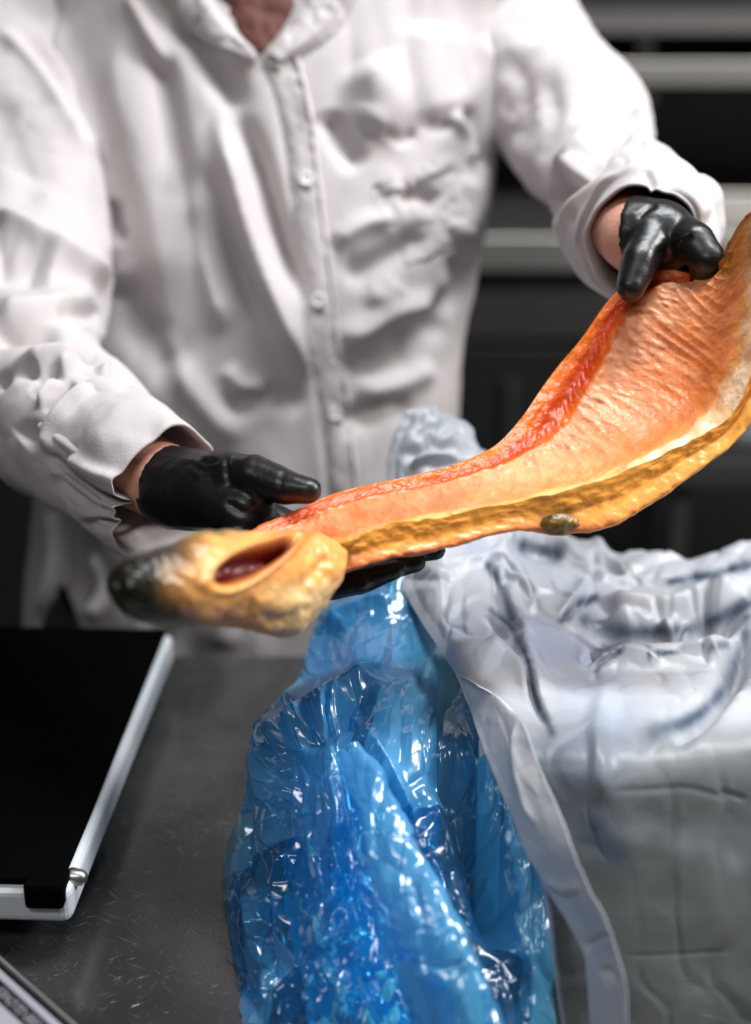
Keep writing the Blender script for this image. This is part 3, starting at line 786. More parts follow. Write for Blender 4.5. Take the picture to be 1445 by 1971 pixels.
for i in range(NU):
    k = np.vstack([edge0[i], cur[i, 3] * .55 + cur[i, 4] * .45, cur[i, 4], cur[i, 5], cur[i, 0] + (cur[i, 5] - cur[i, 0]) * .25 + F_ * .002, top[i, 0]])
    und.append(cat(k, NS))
und = np.stack(und)
Nu_ = gnormals(und); cc_ = (und.mean(1) + top.mean(1))[:, None] / 2; Nu_ *= np.sign(np.sum(Nu_ * (und - cc_), -1, keepdims=True))
u2 = np.linspace(0, 1, NU)[:, None] * np.ones((1, NS)); v2 = np.linspace(0, 1, NS)[None] * np.ones((NU, 1))
q3 = np.stack([u2 * .6, v2 * .12, 0 * u2], -1)
fade = np.clip(np.minimum(v2, 1 - v2) / .06, 0, 1)
und = und + Nu_ * ((.0007 * fbm(q3 * np.array([120, 160, 1]), 3) + .0005 * fbm(q3 * np.array([40, 60, 1]), 2)) * fade)[..., None]
n4 = fbm(q3 * np.array([60, 120, 1]) + 3, 3)
C2 = mixc(np.broadcast_to(lin(246, 166, 72), und.shape), np.broadcast_to(lin(240, 136, 84), und.shape), np.clip((v2 - .22 + .04 * n4) / .12, 0, 1) * np.clip((.62 - u2) / .2, 0, 1))
C2 = mixc(C2, np.broadcast_to(lin(176, 116, 42), und.shape), np.clip((v2 - .5) / .1, 0, 1) * .7 + .18 * n4)
pxu, pyu, _ = proj(und)
C2 = mixc(C2, np.broadcast_to(lin(74, 62, 24), und.shape), np.exp(-((pxu - 1075) / 42) ** 2) * np.exp(-((pyu - 1004 + 14 * n4) / 26) ** 2) * (u2 > .2) * .95)
sk = grid('skin', und, M_fskin, fish); setcol(sk, np.clip(C2, 0, 1))
for row in (0, NU - 1):     # ends closed
    ring = np.vstack([top[row, ::10], und[row, ::6]]); c = ring.mean(0)
    mesh_obj('cut_end', np.vstack([ring, c]), [[i, (i + 1) % len(ring), len(ring)] for i in range(len(ring))], M_fskin, fish).data.color_attributes.new('Col', 'FLOAT_COLOR', 'POINT').data.foreach_set('color', np.tile([*lin(190, 100, 40), 1], len(ring) + 1))
# small fin on the keel
fin = cat2([[(1022, 1010, .921), (1056, 994, .914), (1088, 990, .914), (1120, 1004, .919)], [(1026, 1016, .917), (1054, 1008, .911), (1084, 1008, .911), (1112, 1014, .917)], [(1036, 1022, .919), (1056, 1027, .915), (1078, 1029, .915), (1100, 1022, .919)]], 60, 26)
FP = W(fin[..., 0], fin[..., 1], fin[..., 2] + .0055); FP = FP + facecam(gnormals(FP), FP) * (0.0006 * fbm(FP * np.array([300, 120, 120]), 3))[..., None]
fo = grid('pelvic_fin', FP, M_fskin, fish, solid=.0012); setcol(fo, mixc(np.broadcast_to(lin(196, 136, 52), FP.shape), np.broadcast_to(lin(84, 70, 28), FP.shape), .35 + .5 * np.sin(np.linspace(0, 3.1, 60)[None] * np.ones((26, 1))) + .6 * fbm(FP * np.array([90, 160, 160]), 3))); fo['label'] = 'dark olive ribbed fin'

# head: outline top / bottom, depth, half thickness in px
HS = [((656, 1052), (652, 1092), .888, 22), ((640, 1038), (632, 1140), .882, 40), ((612, 1026), (600, 1186), .875, 56), ((575, 1021), (556, 1226), .865, 66), ((535, 1021), (520, 1222), .853, 72),
      ((490, 1022), (470, 1212), .84, 76), ((440, 1019), (425, 1206), .826, 78), ((395, 1022), (385, 1203), .812, 78), ((345, 1040), (340, 1208), .798, 76), ((300, 1055), (300, 1205), .785, 72),
      ((262, 1068), (268, 1196), .774, 62), ((236, 1088), (243, 1178), .766, 45), ((222, 1112), (226, 1156), .762, 24), ((218, 1128), (219, 1138), .760, 5)]
hs = cat(np.array([[a[0], a[1], b[0], b[1], d, h] for a, b, d, h in HS], float), 170)
MH = 150; a = np.linspace(0, 2 * np.pi, MH, endpoint=False)
T3 = W(hs[:, 0], hs[:, 1], hs[:, 4]); B3 = W(hs[:, 2], hs[:, 3], hs[:, 4]); mid = (T3 + B3) / 2; e1 = (T3 - B3) / 2
ax = np.gradient(mid, axis=0); e2 = np.cross(e1, ax); e2 /= np.linalg.norm(e2, axis=1, keepdims=True); e2 *= np.sign(np.sum(e2 * F_, 1, keepdims=True))
hd = hs[:, 5] * hs[:, 4] / FPX
HP = mid[:, None] + e1[:, None] * np.cos(a)[None, :, None] + e2[:, None] * (np.sin(a)[None, :, None] * hd[:, None, None])
HN = gnormals(HP, True); HN *= np.sign(np.sum(HN * (HP - mid[:, None]), -1, keepdims=True))
HP = HP + HN * (0.0012 * fbm(HP * 60, 3) + 0.0005 * fbm(HP * 200, 2))[..., None]
# wide open gill slot, sunk deep into the near side
hx, hy, _ = proj(HP); near = np.sum(HN * (CAM - HP), -1) > 0
an_ = math.radians(-28); rx = (hx - 492) * math.cos(an_) + (hy - 1079) * math.sin(an_); ry = -(hx - 492) * math.sin(an_) + (hy - 1079) * math.cos(an_)
rr = np.sqrt((rx / 86) ** 2 + (ry / (27 - 0.10 * rx)) ** 2)
sink = np.clip((1.08 - rr) / .35, 0, 1) * near; sink = sink * sink * (3 - 2 * sink)
lip = np.exp(-((rr - 1.18) / .14) ** 2) * near
HP = HP + HN * (-0.020 * sink + 0.0018 * lip)[..., None]
HP = sculpt(HP, HN, [([(560, 1135), (590, 1120), (640, 1060)], 12, -2.2, G), ([(480, 1150), (540, 1170), (590, 1150)], 16, 2.0, G), ([(500, 1185), (550, 1190), (600, 1160)], 10, -1.5, G), ([(300, 1100), (345, 1110), (390, 1150)], 12, -1.2, G)])
t_ = np.clip((hx - 290) / 115 + .30 * fbm(HP * 45, 3), 0, 1)
nh = fbm(HP * 70 + 4, 3)
Ch = mixc(np.broadcast_to(lin(26, 23, 12), HP.shape), np.broadcast_to(lin(226, 160, 86), HP.shape), t_ ** 2.2)
Ch = mixc(Ch, np.broadcast_to(lin(244, 206, 150), HP.shape), np.clip((hx - 480) / 90, 0, 1) * np.clip((hy - 1110) / 30 + .5 * nh, 0, 1) * .8)
Ch = mixc(Ch, np.broadcast_to(lin(120, 104, 62), HP.shape), np.clip((1034 + 8 * nh - hy) / 12, 0, 1) * np.clip((470 - hx) / 40, 0, 1))
Ch = mixc(Ch, np.broadcast_to(lin(150, 140, 110), HP.shape), np.clip((hy - 1188) / 14, 0, 1) * np.clip((420 - hx) / 60, 0, 1))
Ch = mixc(Ch, np.broadcast_to(lin(232, 120, 56), HP.shape), np.exp(-((rr - 1.35) / .3) ** 2) * near * np.clip((hx - 490) / 40, 0, 1) * .8)
Ch = mixc(Ch, np.broadcast_to(lin(112, 12, 4), HP.shape), np.clip((1.06 - rr) / .12, 0, 1) * near)
ho = grid('head', HP, M_fskin, fish, closed=True); setcol(ho, np.clip(Ch, 0, 1)); ho['label'] = 'blunt golden head with blackened snout and red gill opening'

# ------------------------------------------------------------------ crate
crate = thing('fish_crate', 'grey crate standing under the white paper and blue bag', 'crate')
cx0, cx1, cy0, cy1, cz0, cz1 = 0.072, 0.56, 0.832, 1.10, TZ + .0005, TZ + 0.138
box('front_panel', ((cx0 + cx1) / 2, cy0, (cz0 + cz1) / 2), (cx1 - cx0, .012, cz1 - cz0), M_crate, crate)
box('back_panel', ((cx0 + cx1) / 2, cy1, (cz0 + cz1) / 2), (cx1 - cx0, .012, cz1 - cz0), M_crate, crate)
box('side_panel', (cx0 + .006, (cy0 + cy1) / 2, (cz0 + cz1) / 2), (.012, cy1 - cy0 - .012, cz1 - cz0), M_crate, crate)
box('side_panel', (cx1 - .006, (cy0 + cy1) / 2, (cz0 + cz1) / 2), (.012, cy1 - cy0 - .012, cz1 - cz0), M_crate, crate)
box('bottom_panel', ((cx0 + cx1) / 2, (cy0 + cy1) / 2, cz0 + .005), (cx1 - cx0 - .012, cy1 - cy0 - .012, .01), M_crate, crate)
box('corner_post', (cx0 + .004, cy0 - .004, (cz0 + cz1) / 2), (.016, .016, cz1 - cz0 + .004), mat('pale_edge_strip', (0.55, 0.58, 0.55), .4), crate)

# ------------------------------------------------------------------ white paper liner over the crate
paper = thing('paper_sheet', 'large crumpled white paper sheet draped over the crate beside the blue bag', 'paper')
PG = [
    [(746, 862, 1.165), (783, 795, 1.17), (835, 772, 1.17), (880, 802, 1.17), (915, 832, 1.17), (955, 868, 1.17), (1010, 965, 1.18), (1100, 1030, 1.19), (1152, 1030, 1.195), (1182, 1060, 1.2), (1240, 1062, 1.2), (1340, 1070, 1.2), (1445, 1036, 1.2), (1540, 1020, 1.2)],
    [(742, 905, 1.150), (775, 860, 1.14), (830, 850, 1.13), (885, 870, 1.14), (920, 890, 1.14), (960, 930, 1.14), (1012, 1010, 1.15), (1100, 1062, 1.165), (1152, 1068, 1.17), (1186, 1084, 1.17), (1240, 1090, 1.17), (1340, 1096, 1.17), (1445, 1075, 1.17), (1540, 1060, 1.17)],
    [(744, 1010, 1.13), (785, 985, 1.115), (835, 980, 1.11), (885, 995, 1.11), (930, 1020, 1.11), (975, 1035, 1.11), (1030, 1070, 1.12), (1100, 1110, 1.13), (1155, 1120, 1.135), (1195, 1125, 1.14), (1250, 1130, 1.14), (1340, 1138, 1.14), (1445, 1120, 1.14), (1540, 1110, 1.14)],
    [(763, 1106, 1.10), (800, 1100, 1.085), (850, 1095, 1.075), (900, 1100, 1.075), (945, 1115, 1.075), (990, 1130, 1.075), (1040, 1150, 1.08), (1105, 1175, 1.085), (1160, 1185, 1.09), (1205, 1188, 1.09), (1260, 1195, 1.09), (1345, 1200, 1.09), (1445, 1195, 1.09), (1540, 1190, 1.09)],
    [(815, 1205, 1.05), (850, 1200, 1.03), (890, 1205, 1.02), (930, 1215, 1.015), (970, 1225, 1.01), (1010, 1240, 1.01), (1060, 1255, 1.01), (1120, 1270, 1.01), (1175, 1275, 1.01), (1225, 1280, 1.01), (1280, 1285, 1.01), (1350, 1290, 1.01), (1445, 1290, 1.01), (1540, 1285, 1.01)],
    [(878, 1300, .99), (905, 1305, .97), (940, 1315, .955), (970, 1330, .945), (1005, 1345, .94), (1040, 1355, .93), (1085, 1365, .925), (1140, 1375, .92), (1195, 1380, .915), (1245, 1382, .912), (1300, 1385, .91), (1360, 1380, .91), (1445, 1370, .91), (1540, 1365, .91)],
    [(940, 1420, .925), (965, 1425, .905), (990, 1430, .89), (1015, 1440, .88), (1045, 1450, .876), (1075, 1455, .873), (1115, 1460, .87), (1165, 1462, .87), (1215, 1462, .87), (1260, 1462, .87), (1310, 1460, .87), (1370, 1455, .87), (1450, 1445, .87), (1540, 1440, .87)],
    [(1000, 1580, .875), (1015, 1582, .87), (1040, 1588, .866), (1065, 1590, .864), (1090, 1595, .864), (1115, 1600, .864), (1150, 1600, .864), (1195, 1600, .864), (1240, 1600, .864), (1280, 1600, .864), (1325, 1600, .864), (1385, 1600, .864), (1455, 1600, .864), (1545, 1600, .864)],
    [(1046, 1725, .866), (1065, 1728, .862), (1085, 1730, .86), (1105, 1732, .86), (1130, 1735, .858), (1150, 1738, .858), (1180, 1740, .858), (1220, 1740, .858), (1260, 1740, .858), (1300, 1740, .858), (1340, 1740, .858), (1395, 1740, .858), (1460, 1740, .858), (1550, 1740, .858)],
    [(1062, 1850, .863), (1080, 1850, .86), (1100, 1852, .858), (1120, 1854, .857), (1142, 1856, .856), (1165, 1858, .856), (1195, 1860, .856), (1235, 1860, .856), (1275, 1860, .856), (1310, 1860, .856), (1350, 1860, .856), (1400, 1860, .856), (1465, 1860, .856), (1555, 1860, .856)],
    [(1084, 1990, .862), (1100, 1990, .86), (1120, 1990, .858), (1140, 1990, .857), (1160, 1990, .856), (1185, 1990, .856), (1215, 1990, .856), (1250, 1990, .856), (1290, 1990, .856), (1325, 1990, .856), (1360, 1990, .856), (1410, 1990, .856), (1470, 1990, .856), (1560, 1990, .856)],
]
# bring the left hem of the upright face back to the overlapped line
PG = [r + [(r[-1][0] + 180, r[-1][1], r[-1][2]), (r[-1][0] + 360, r[-1][1], r[-1][2])] for r in PG]
PGc = cat2(PG, 330, 360)
PP = W(PGc[..., 0], PGc[..., 1], PGc[..., 2]); PN = facecam(gnormals(PP), PP)
tv = np.linspace(0, 1, 360)[:, None] * np.ones((1, 330)); tu = np.linspace(0, 1, 330)[None] * np.ones((360, 1))
crum = np.clip((.50 - tv) / .12, 0, 1)
hem = np.clip(tu / .03, 0, 1)
wx = PP[..., 0] * 1.0 + .012 * fbm(PP * 20, 2); wy = (PP[..., 1] - PP[..., 2]) * .7 + .012 * fbm(PP * 20 + 5, 2)
Dp = crum * (.010 * facets(wx * 13, wy * 26) + .004 * facets(wx * 34 + 4, wy * 50 + 7)) + .0015 * facets(wx * 30, wy * 30) + .0025 * fbm(PP * 14, 3)
lump = np.clip((.12 - tv) / .08, 0, 1) * np.clip((.42 - tu) / .1, 0, 1)
Dp += lump * .010 * fbm(PP * 32, 3)
PP = PP + PN * (Dp * (.25 + .75 * hem))[..., None]
PP = sculpt(PP, PN, [
    ([(1120, 1195), (1180, 1215), (1260, 1218), (1350, 1205), (1445, 1150)], 22, -34, G), ([(1120, 1160), (1200, 1178), (1300, 1180), (1400, 1135), (1445, 1100)], 16, 20, R), ([(1150, 1245), (1250, 1255), (1350, 1245), (1420, 1215)], 14, 9, G),
    ([(1440, 1180), (1420, 1260), (1390, 1330), (1330, 1390), (1270, 1410)], 24, -24, G), ([(1445, 1320), (1380, 1370), (1300, 1420)], 26, 8, G),
    ([(1000, 1080), (960, 1140), (985, 1200)], 12, -7, G), ([(940, 1075), (965, 1130), (985, 1190), (1010, 1260)], 9, -8, G), ([(910, 1170), (970, 1215), (1010, 1270), (1030, 1350), (1065, 1410)], 9, -9, G), ([(990, 1180), (1010, 1260), (1040, 1350)], 12, 8, R),
    ([(1000, 1110), (1015, 1135), (1030, 1150)], 8, -5, G), ([(1080, 1195), (1110, 1165), (1140, 1150)], 9, -7, G), ([(1075, 1190), (1105, 1150), (1130, 1110)], 10, 7, R), ([(1120, 1275), (1140, 1260), (1155, 1245)], 8, -7, G),
    ([(1000, 1045), (1040, 1060), (1090, 1065)], 16, -10, G), ([(1130, 1060), (1170, 1085), (1210, 1100)], 10, -8, G), ([(1300, 1115), (1370, 1105), (1420, 1080)], 10, -8, G), ([(1180, 1135), (1250, 1120), (1330, 1130)], 10, -6, G),
    ([(770, 890), (830, 850), (880, 870)], 14, -9, G), ([(800, 930), (850, 905), (900, 930)], 10, 8, R), ([(780, 900), (840, 880), (920, 915)], 9, 9, G), ([(790, 840), (830, 815), (870, 835)], 9, -7, G), ([(820, 925), (850, 895), (890, 900)], 9, -6, G),
    ([(1160, 1525), (1250, 1520), (1330, 1518), (1420, 1545)], 6, -.6, G), ([(1380, 1520), (1410, 1530), (1440, 1540)], 6, -.9, G), ([(1190, 1840), (1280, 1838), (1420, 1830)], 4, -.5, G), ([(1180, 1300), (1150, 1400), (1160, 1560)], 22, 5, G),
])
sheet = grid('sheet', PP, M_sheet, paper)
# lower front: shade painted into the colour, paper part see-through; faint blue tint elsewhere
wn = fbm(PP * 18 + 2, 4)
front_shade = np.clip((tv - .49 + .05 * wn) / .24, 0, 1)
front_shade = front_shade * np.clip(tu / .05, .3, 1)
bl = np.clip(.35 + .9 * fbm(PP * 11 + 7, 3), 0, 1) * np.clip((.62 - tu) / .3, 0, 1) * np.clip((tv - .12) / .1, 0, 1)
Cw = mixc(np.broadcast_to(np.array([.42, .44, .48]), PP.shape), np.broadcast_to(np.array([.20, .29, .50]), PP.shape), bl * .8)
Cw = mixc(Cw, np.broadcast_to(np.array([.10, .11, .10]), PP.shape), front_shade * (.75 + .2 * wn))
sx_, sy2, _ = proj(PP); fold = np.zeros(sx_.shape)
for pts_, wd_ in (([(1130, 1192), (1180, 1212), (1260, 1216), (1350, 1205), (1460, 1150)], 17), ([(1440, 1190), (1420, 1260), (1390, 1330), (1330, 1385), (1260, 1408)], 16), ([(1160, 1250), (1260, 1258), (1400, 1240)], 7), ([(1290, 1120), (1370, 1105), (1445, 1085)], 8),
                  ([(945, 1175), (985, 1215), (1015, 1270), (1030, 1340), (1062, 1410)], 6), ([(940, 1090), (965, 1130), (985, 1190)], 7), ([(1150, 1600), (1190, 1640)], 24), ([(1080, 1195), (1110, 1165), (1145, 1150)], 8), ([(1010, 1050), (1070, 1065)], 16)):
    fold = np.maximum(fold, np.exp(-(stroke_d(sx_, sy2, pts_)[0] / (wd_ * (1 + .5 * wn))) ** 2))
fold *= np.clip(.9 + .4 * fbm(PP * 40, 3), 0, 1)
Cw = mixc(Cw, np.broadcast_to(np.array([.10, .15, .23]), PP.shape), np.clip(fold * 1.0, 0, .95))   # blue-grey shadow bands of the folds painted into the sheet colour
setcol(sheet, np.concatenate([Cw, (1 - .5 * front_shade)[..., None] * (1 - .55 * fold)[..., None]], -1))
FG = [
    [(878, 1298, 0.991), (884, 1300, 0.979), (892, 1305, 0.963), (902, 1310, 0.949)],
    [(905, 1368, 0.953), (925, 1345, 0.941), (950, 1340, 0.925), (975, 1355, 0.911)],
    [(930, 1440, 0.916), (955, 1420, 0.904), (985, 1400, 0.888), (1010, 1400, 0.874)],
    [(958, 1510, 0.890), (975, 1500, 0.878), (1000, 1480, 0.862), (1040, 1480, 0.848)],
    [(985, 1575, 0.865), (1005, 1565, 0.853), (1035, 1560, 0.837), (1075, 1560, 0.823)],
    [(1018, 1650, 0.846), (1040, 1640, 0.834), (1070, 1635, 0.818), (1100, 1630, 0.804)],
    [(1052, 1710, 0.840), (1075, 1705, 0.828), (1100, 1700, 0.812), (1128, 1700, 0.798)],
    [(1090, 1775, 0.834), (1115, 1770, 0.822), (1140, 1768, 0.806), (1165, 1770, 0.792)],
    [(1125, 1840, 0.830), (1145, 1830, 0.818), (1168, 1828, 0.802), (1190, 1840, 0.788)],
    [(1130, 1900, 0.828), (1150, 1895, 0.816), (1178, 1890, 0.800), (1203, 1895, 0.786)],
    [(1140, 1995, 0.830), (1160, 1995, 0.818), (1185, 1995, 0.802), (1208, 1995, 0.788)],
]
FGc = cat2(FG, 70, 260); FPp = W(FGc[..., 0], FGc[..., 1], FGc[..., 2]); FN = facecam(gnormals(FPp), FPp)
FPp = FPp + FN * (.0008 * facets(FPp[..., 0] * 60, FPp[..., 2] * 40) + .0006 * fbm(FPp * 60, 3))[..., None]
FPp = sculpt(FPp, FN, [([(998, 1375), (993, 1450), (1012, 1540), (1040, 1600)], 5, 3.5, R), ([(1160, 1860), (1175, 1880), (1185, 1900)], 8, -5, G), ([(1050, 1690), (1090, 1710), (1120, 1700)], 10, 3, G), ([(1120, 1830), (1150, 1810), (1180, 1800)], 8, -2.5, G)])
grid('folded_edge', FPp, M_paper, paper, solid=.0006)['label'] = 'turned back grey-shaded edge'

# ------------------------------------------------------------------ blue plastic bag
bag = thing('plastic_bag', 'crumpled translucent blue plastic bag on the steel table', 'bag')
BG = [
    [(618, 1172, 1.13), (650, 1150, 1.12), (700, 1120, 1.11), (760, 1095, 1.10), (830, 1085, 1.11), (900, 1090, 1.13)],
    [(592, 1245, 1.10), (640, 1225, 1.08), (700, 1205, 1.07), (770, 1195, 1.07), (850, 1200, 1.08), (930, 1210, 1.10)],
    [(574, 1308, 1.06), (630, 1290, 1.03), (700, 1270, 1.02), (780, 1265, 1.03), (870, 1285, 1.04), (950, 1300, 1.005)],
    [(528, 1350, 1.03), (600, 1345, .985), (690, 1320, .975), (790, 1330, .985), (880, 1370, .99), (938, 1385, .92)],
    [(490, 1410, 1.015), (560, 1410, .955), (670, 1390, .935), (790, 1400, .945), (890, 1430, .945), (1005, 1440, .912)],
    [(472, 1475, 1.01), (540, 1480, .945), (650, 1470, .915), (780, 1480, .92), (900, 1500, .92), (1030, 1510, .915)],
    [(458, 1550, 1.01), (525, 1555, .94), (640, 1555, .90), (780, 1565, .905), (910, 1580, .905), (1040, 1590, .915)],
    [(428, 1650, 1.02), (505, 1650, .95), (630, 1655, .89), (780, 1660, .89), (920, 1670, .893), (1050, 1680, .905)],
    [(430, 1740, .985), (500, 1740, .93), (630, 1745, .875), (790, 1745, .875), (930, 1750, .88), (1058, 1760, .893)],
    [(444, 1850, .93), (510, 1850, .89), (640, 1850, .862), (800, 1850, .860), (940, 1855, .865), (1066, 1860, .880)],
    [(465, 1985, .875), (525, 1985, .865), (660, 1985, .848), (820, 1985, .845), (960, 1985, .85), (1075, 1985, .868)],
]
BGc = cat2(BG, 380, 420); BP = W(BGc[..., 0], BGc[..., 1], BGc[..., 2]); BN = facecam(gnormals(BP), BP)
bt_v = np.linspace(0, 1, 420)[:, None] * np.ones((1, 380)); bt_u = np.linspace(0, 1, 380)[None] * np.ones((420, 1))
bwx = BGc[..., 0] / 1000 + .03 * fbm(np.stack([BGc[..., 0] / 180, BGc[..., 1] / 260, 0 * bt_u], -1), 3); bwy = BGc[..., 1] / 1000 + .03 * fbm(np.stack([BGc[..., 0] / 180 + 9, BGc[..., 1] / 260, 0 * bt_u], -1), 3)
low = np.clip((bt_v - .28) / .1, 0, 1)
Db = low * (.016 * facets(bwx * 9, bwy * 3.2) + .007 * facets(bwx * 20 + 3, bwy * 8 + 5) + .0012 * facets(bwx * 52 + 1, bwy * 24 + 2)) + (1 - low) * (.006 * facets(bwx * 9, bwy * 9) + .0012 * facets(bwx * 26, bwy * 26))
ef = np.clip(bt_u / .04, 0, 1) * (1 - .55 * np.clip((bt_u - .35) / .15, 0, 1))
BP = BP + BN * (Db * (.35 + .65 * ef))[..., None]
BP = sculpt(BP, BN, [
    ([(480, 1420), (560, 1390), (650, 1340), (740, 1270)], 12, 14, R), ([(560, 1440), (640, 1400), (720, 1330)], 22, -10, G), ([(620, 1200), (690, 1170), (765, 1145)], 10, 9, R),
    ([(690, 1400), (740, 1480), (785, 1560), (790, 1600)], 9, 13, R), ([(500, 1430), (505, 1500), (520, 1560)], 8, 12, R), ([(545, 1440), (545, 1520), (515, 1600)], 9, -10, G),
    ([(640, 1480), (655, 1560), (650, 1640)], 9, 12, R), ([(470, 1500), (475, 1600), (470, 1700)], 7, -9, G), ([(480, 1680), (490, 1770), (500, 1900)], 8, 10, R), ([(520, 1700), (510, 1800), (530, 1900)], 9, -10, G),
    ([(560, 1620), (540, 1720), (560, 1800)], 9, 9, R), ([(640, 1640), (680, 1740), (695, 1800)], 14, -14, G), ([(600, 1850), (640, 1810), (690, 1790)], 9, 13, R), ([(610, 1830), (600, 1900), (580, 1980)], 8, 10, R), ([(620, 1830), (650, 1900), (680, 1980)], 8, 9, R),
    ([(700, 1860), (740, 1930), (770, 1985)], 14, -10, G), ([(850, 1400), (880, 1500), (910, 1600), (950, 1720), (985, 1850)], 34, -42, G), ([(830, 1520), (860, 1600), (880, 1680)], 9, 8, R), ([(950, 1600), (960, 1750), (990, 1900)], 12, -10, G), ([(1010, 1650), (1000, 1780), (1020, 1920)], 8, 8, R),
])
BP[..., 2] = np.maximum(BP[..., 2], TZ + .0015)
front_film = grid('front_film', BP, M_film, bag); layers(front_film, bwx, bwy, 1.0, .9 * np.clip(1 - bt_u / (.05 + .03 * fbm(np.stack([bwx * 9, bwy * 9, 0 * bwx], -1), 2)), 0, 1) * np.clip((bt_v - .4) / .2, 0, 1))
# the rolled tube of film that crosses in front
tp = np.array([(672, 1440, .905, 30), (700, 1520, .888, 52), (724, 1600, .868, 66), (762, 1690, .850, 78), (805, 1780, .836, 86), (850, 1880, .826, 96), (890, 2000, .818, 104)], float)
tc_ = cat(np.hstack([W(tp[:, 0], tp[:, 1], tp[:, 2]), (tp[:, 3] * tp[:, 2] / FPX)[:, None]]), 260)
TP = tube(tc_[:, :3], np.stack([tc_[:, 3], tc_[:, 3] * .62], 1), 150); TN = TP - tc_[:, None, :3]; TN /= np.linalg.norm(TN, axis=2, keepdims=True)
tx, ty, _ = proj(TP)
TP = TP + TN * (.0035 * facets(tx / 90, ty / 220) + .0016 * facets(tx / 34 + 5, ty / 60) + .0018 * fbm(TP * 40, 3))[..., None]
TP = sculpt(TP, TN, [([(690, 1795), (760, 1830), (840, 1845)], 5, -5, G), ([(770, 1850), (850, 1860), (900, 1850)], 4, -4, G), ([(760, 1500), (790, 1560), (840, 1650)], 6, 4, R), ([(790, 1600), (820, 1640), (850, 1720)], 5, -3, G)])
TP[..., 2] = np.maximum(TP[..., 2], TZ + .004)
layers(grid('rolled_film', TP, M_film, bag, closed=True), tx / 1000 - .35 * ty / 1000, ty / 1000, .8)
# the far layer of the bag, lying against the crate and under the paper
LGc = BGc[::3, :275:3].copy(); LGc[..., 2] += .022 * np.clip(np.linspace(0, 1, LGc.shape[1])[None] / .1, 0, 1); LGc[..., 0] += 12 * (1 - np.linspace(0, 1, LGc.shape[1])[None] * 2)
LP = W(LGc[..., 0], LGc[..., 1], LGc[..., 2]); LN = facecam(gnormals(LP), LP)
lx, ly = LGc[..., 0] / 1000, LGc[..., 1] / 1000
LP = LP + LN * (.012 * facets(lx * 11 + 4, ly * 6 + 3) + .005 * facets(lx * 28 + 3, ly * 16))[..., None]
LP[..., 2] = np.maximum(LP[..., 2], TZ + .002)
layers(grid('back_film', LP, M_film, bag), lx + 2, ly + 1)
# crumpled paper inside the bag, seen pale through the film
IG = [
    [(560, 1560, .99), (620, 1545, .965), (690, 1550, .955), (733, 1560, .96), (777, 1540, .965), (812, 1560, .97)],
    [(555, 1660, .96), (620, 1650, .925), (690, 1660, .92), (738, 1650, .925), (782, 1650, .93), (815, 1670, .94)],
    [(560, 1770, .93), (625, 1770, .895), (690, 1780, .892), (738, 1780, .90), (782, 1780, .90), (815, 1780, .91)],
    [(570, 1880, .905), (630, 1880, .878), (700, 1890, .875), (744, 1890, .878), (782, 1890, .88), (821, 1890, .888)],
    [(580, 1985, .882), (640, 1985, .866), (705, 1985, .864), (749, 1985, .864), (788, 1985, .866), (826, 1985, .872)],
]
IGc = cat2(IG, 120, 120); IP = W(IGc[..., 0], IGc[..., 1], IGc[..., 2] + .004); IN = facecam(gnormals(IP), IP)
IP = IP + IN * (.010 * facets(IGc[..., 0] / 70, IGc[..., 1] / 130) + .003 * facets(IGc[..., 0] / 30, IGc[..., 1] / 40))[..., None]
IP[..., 2] = np.maximum(IP[..., 2], TZ + .002)
tag(grid('inner_wrap', IP, mat('bleached_wrap', (0.85, 0.88, 0.85), 0.5), None), 'pale crumpled wrapping paper showing through the blue bag', 'paper')

# ------------------------------------------------------------------ bench scale on the left
sc_ = thing('bench_scale', 'bench scale with black platform and white rim, left on the steel table', 'scale')
rzs = math.radians(-2.2)
def at_z(px, py, z):
    d = (1.5 - z) / (math.sin(PITCH) + math.cos(PITCH) * (py - IH / 2) / FPX); return W(px, py, d)
tz = TZ + .052
pf = at_z(133, 1712, tz); pb = at_z(333, 1218, tz)
dirv = (pb - pf)[:2]; LY = np.linalg.norm(dirv); dirv /= LY; rzs = math.atan2(-dirv[0], dirv[1]); side = np.array([-dirv[1], dirv[0]])   # side points left
LX = .42; cc2 = pf[:2] + dirv * LY / 2 + side * LX / 2
box('rim', (cc2[0], cc2[1], tz - .014), (LX, LY, .028), M_scale_rim, sc_, rz=rzs, bev=.007, seg=4)
box('platform', (cc2[0] + side[0] * .004, cc2[1] + side[1] * .004 , tz + .003), (LX - .002, LY - .006, .006), M_scale_top, sc_, rz=rzs, bev=.0025)
fc = pf[:2] + dirv * .006 + side * .016
cb = box('corner_bracket', (fc[0], fc[1], tz - .003), (.026, .024, .019), M_scale_top, sc_, rz=rzs, bev=.003)
bp_ = pf[:2] + dirv * .018 - side * .001
v, f = capsule(np.array([bp_[0] + side[0] * .003, bp_[1] + side[1] * .003, tz - .003]), np.array([bp_[0] - side[0] * .0015, bp_[1] - side[1] * .0015, tz - .003]), .0065, .0055, m=20); mesh_obj('corner_bolt', v, f, M_bolt, cb)
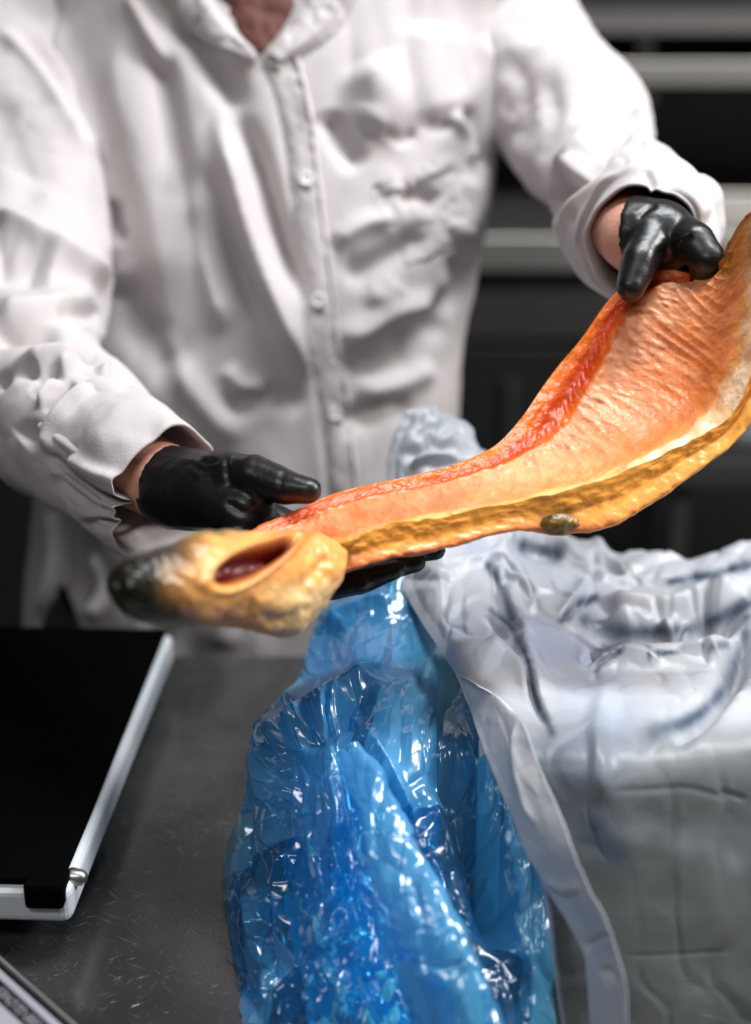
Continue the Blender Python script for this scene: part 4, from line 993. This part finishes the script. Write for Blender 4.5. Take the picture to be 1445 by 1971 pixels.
for a_ in (.07, LY - .07):
    for b_ in (.07, LX - .07):
        p = pf[:2] + dirv * a_ + side * b_
        C = np.array([[p[0], p[1], z] for z in (TZ, TZ + .004, TZ + .03, TZ + .032)]); t8 = np.linspace(0, 2 * np.pi, 24, endpoint=False)
        grid('foot', np.stack([np.stack([c[0] + r * np.cos(t8), c[1] + r * np.sin(t8), np.full(24, c[2])], 1) for c, r in zip(C, (.001, .016, .012, .001))]), M_black, sc_, closed=True)

# ------------------------------------------------------------------ glove carton in the corner
gz = TZ + .045
g0 = at_z(-40, 1789, gz); g1p = at_z(160, 1965, gz); gd = (g1p - g0)[:2]; gd /= np.linalg.norm(gd); gs = np.array([gd[1], -gd[0]])
if gs[1] > 0: gs = -gs
gang = math.atan2(gd[1], gd[0])
gb = thing('glove_carton', 'lilac and black glove carton with upside-down lettering, corner beside scale', 'box')
def gpt(a, b): return g0[:2] + gd * a + gs * b
def gbox(name, a0, a1, b0, b1, z0, z1, m, par, bev=.001):
    c = gpt((a0 + a1) / 2, (b0 + b1) / 2); return box(name, (c[0], c[1], (z0 + z1) / 2), (a1 - a0, b1 - b0, z1 - z0), m, par, rz=gang, bev=bev)
gbox('tray', -.028, .21, .0, .14, TZ + .0005, gz - .004, M_cartondark, gb, .002)
gbox('rim_edge', -.028, .21, .0042, .0058, gz - .004, gz, M_edge, gb, .0004)
gbox('lid', -.026, .208, .0125, .138, gz - .004, gz + .006, M_carton, gb, .004)
for a0, a1, txt in ((.030, .118, '200 GLOVES'), (.125, .195, 'ONLY')):
    lb = gbox('printed_label', a0, a1, .0190, .0300, gz + .0055, gz + .0064, M_ink, gb, .0003)
    tx_ = bpy.data.curves.new('lettering', 'FONT'); tx_.body = txt; tx_.size = .0082; tx_.align_x = 'LEFT'; tx_.align_y = 'CENTER'; tx_.extrude = .0001; tx_.shear = .2
    tmp = bpy.data.objects.new('lettering_curve', tx_); COL.objects.link(tmp); bpy.context.view_layer.update()
    tme = bpy.data.meshes.new_from_object(tmp.evaluated_get(bpy.context.evaluated_depsgraph_get())); bpy.data.objects.remove(tmp)
    to = bpy.data.objects.new('lettering', tme); COL.objects.link(to); tme.materials.clear(); tme.materials.append(M_print); to.parent = lb
    p = gpt(a1 - .006, .0245); to.location = (p[0], p[1], gz + .0067); to.rotation_euler = (0, 0, gang + math.pi)
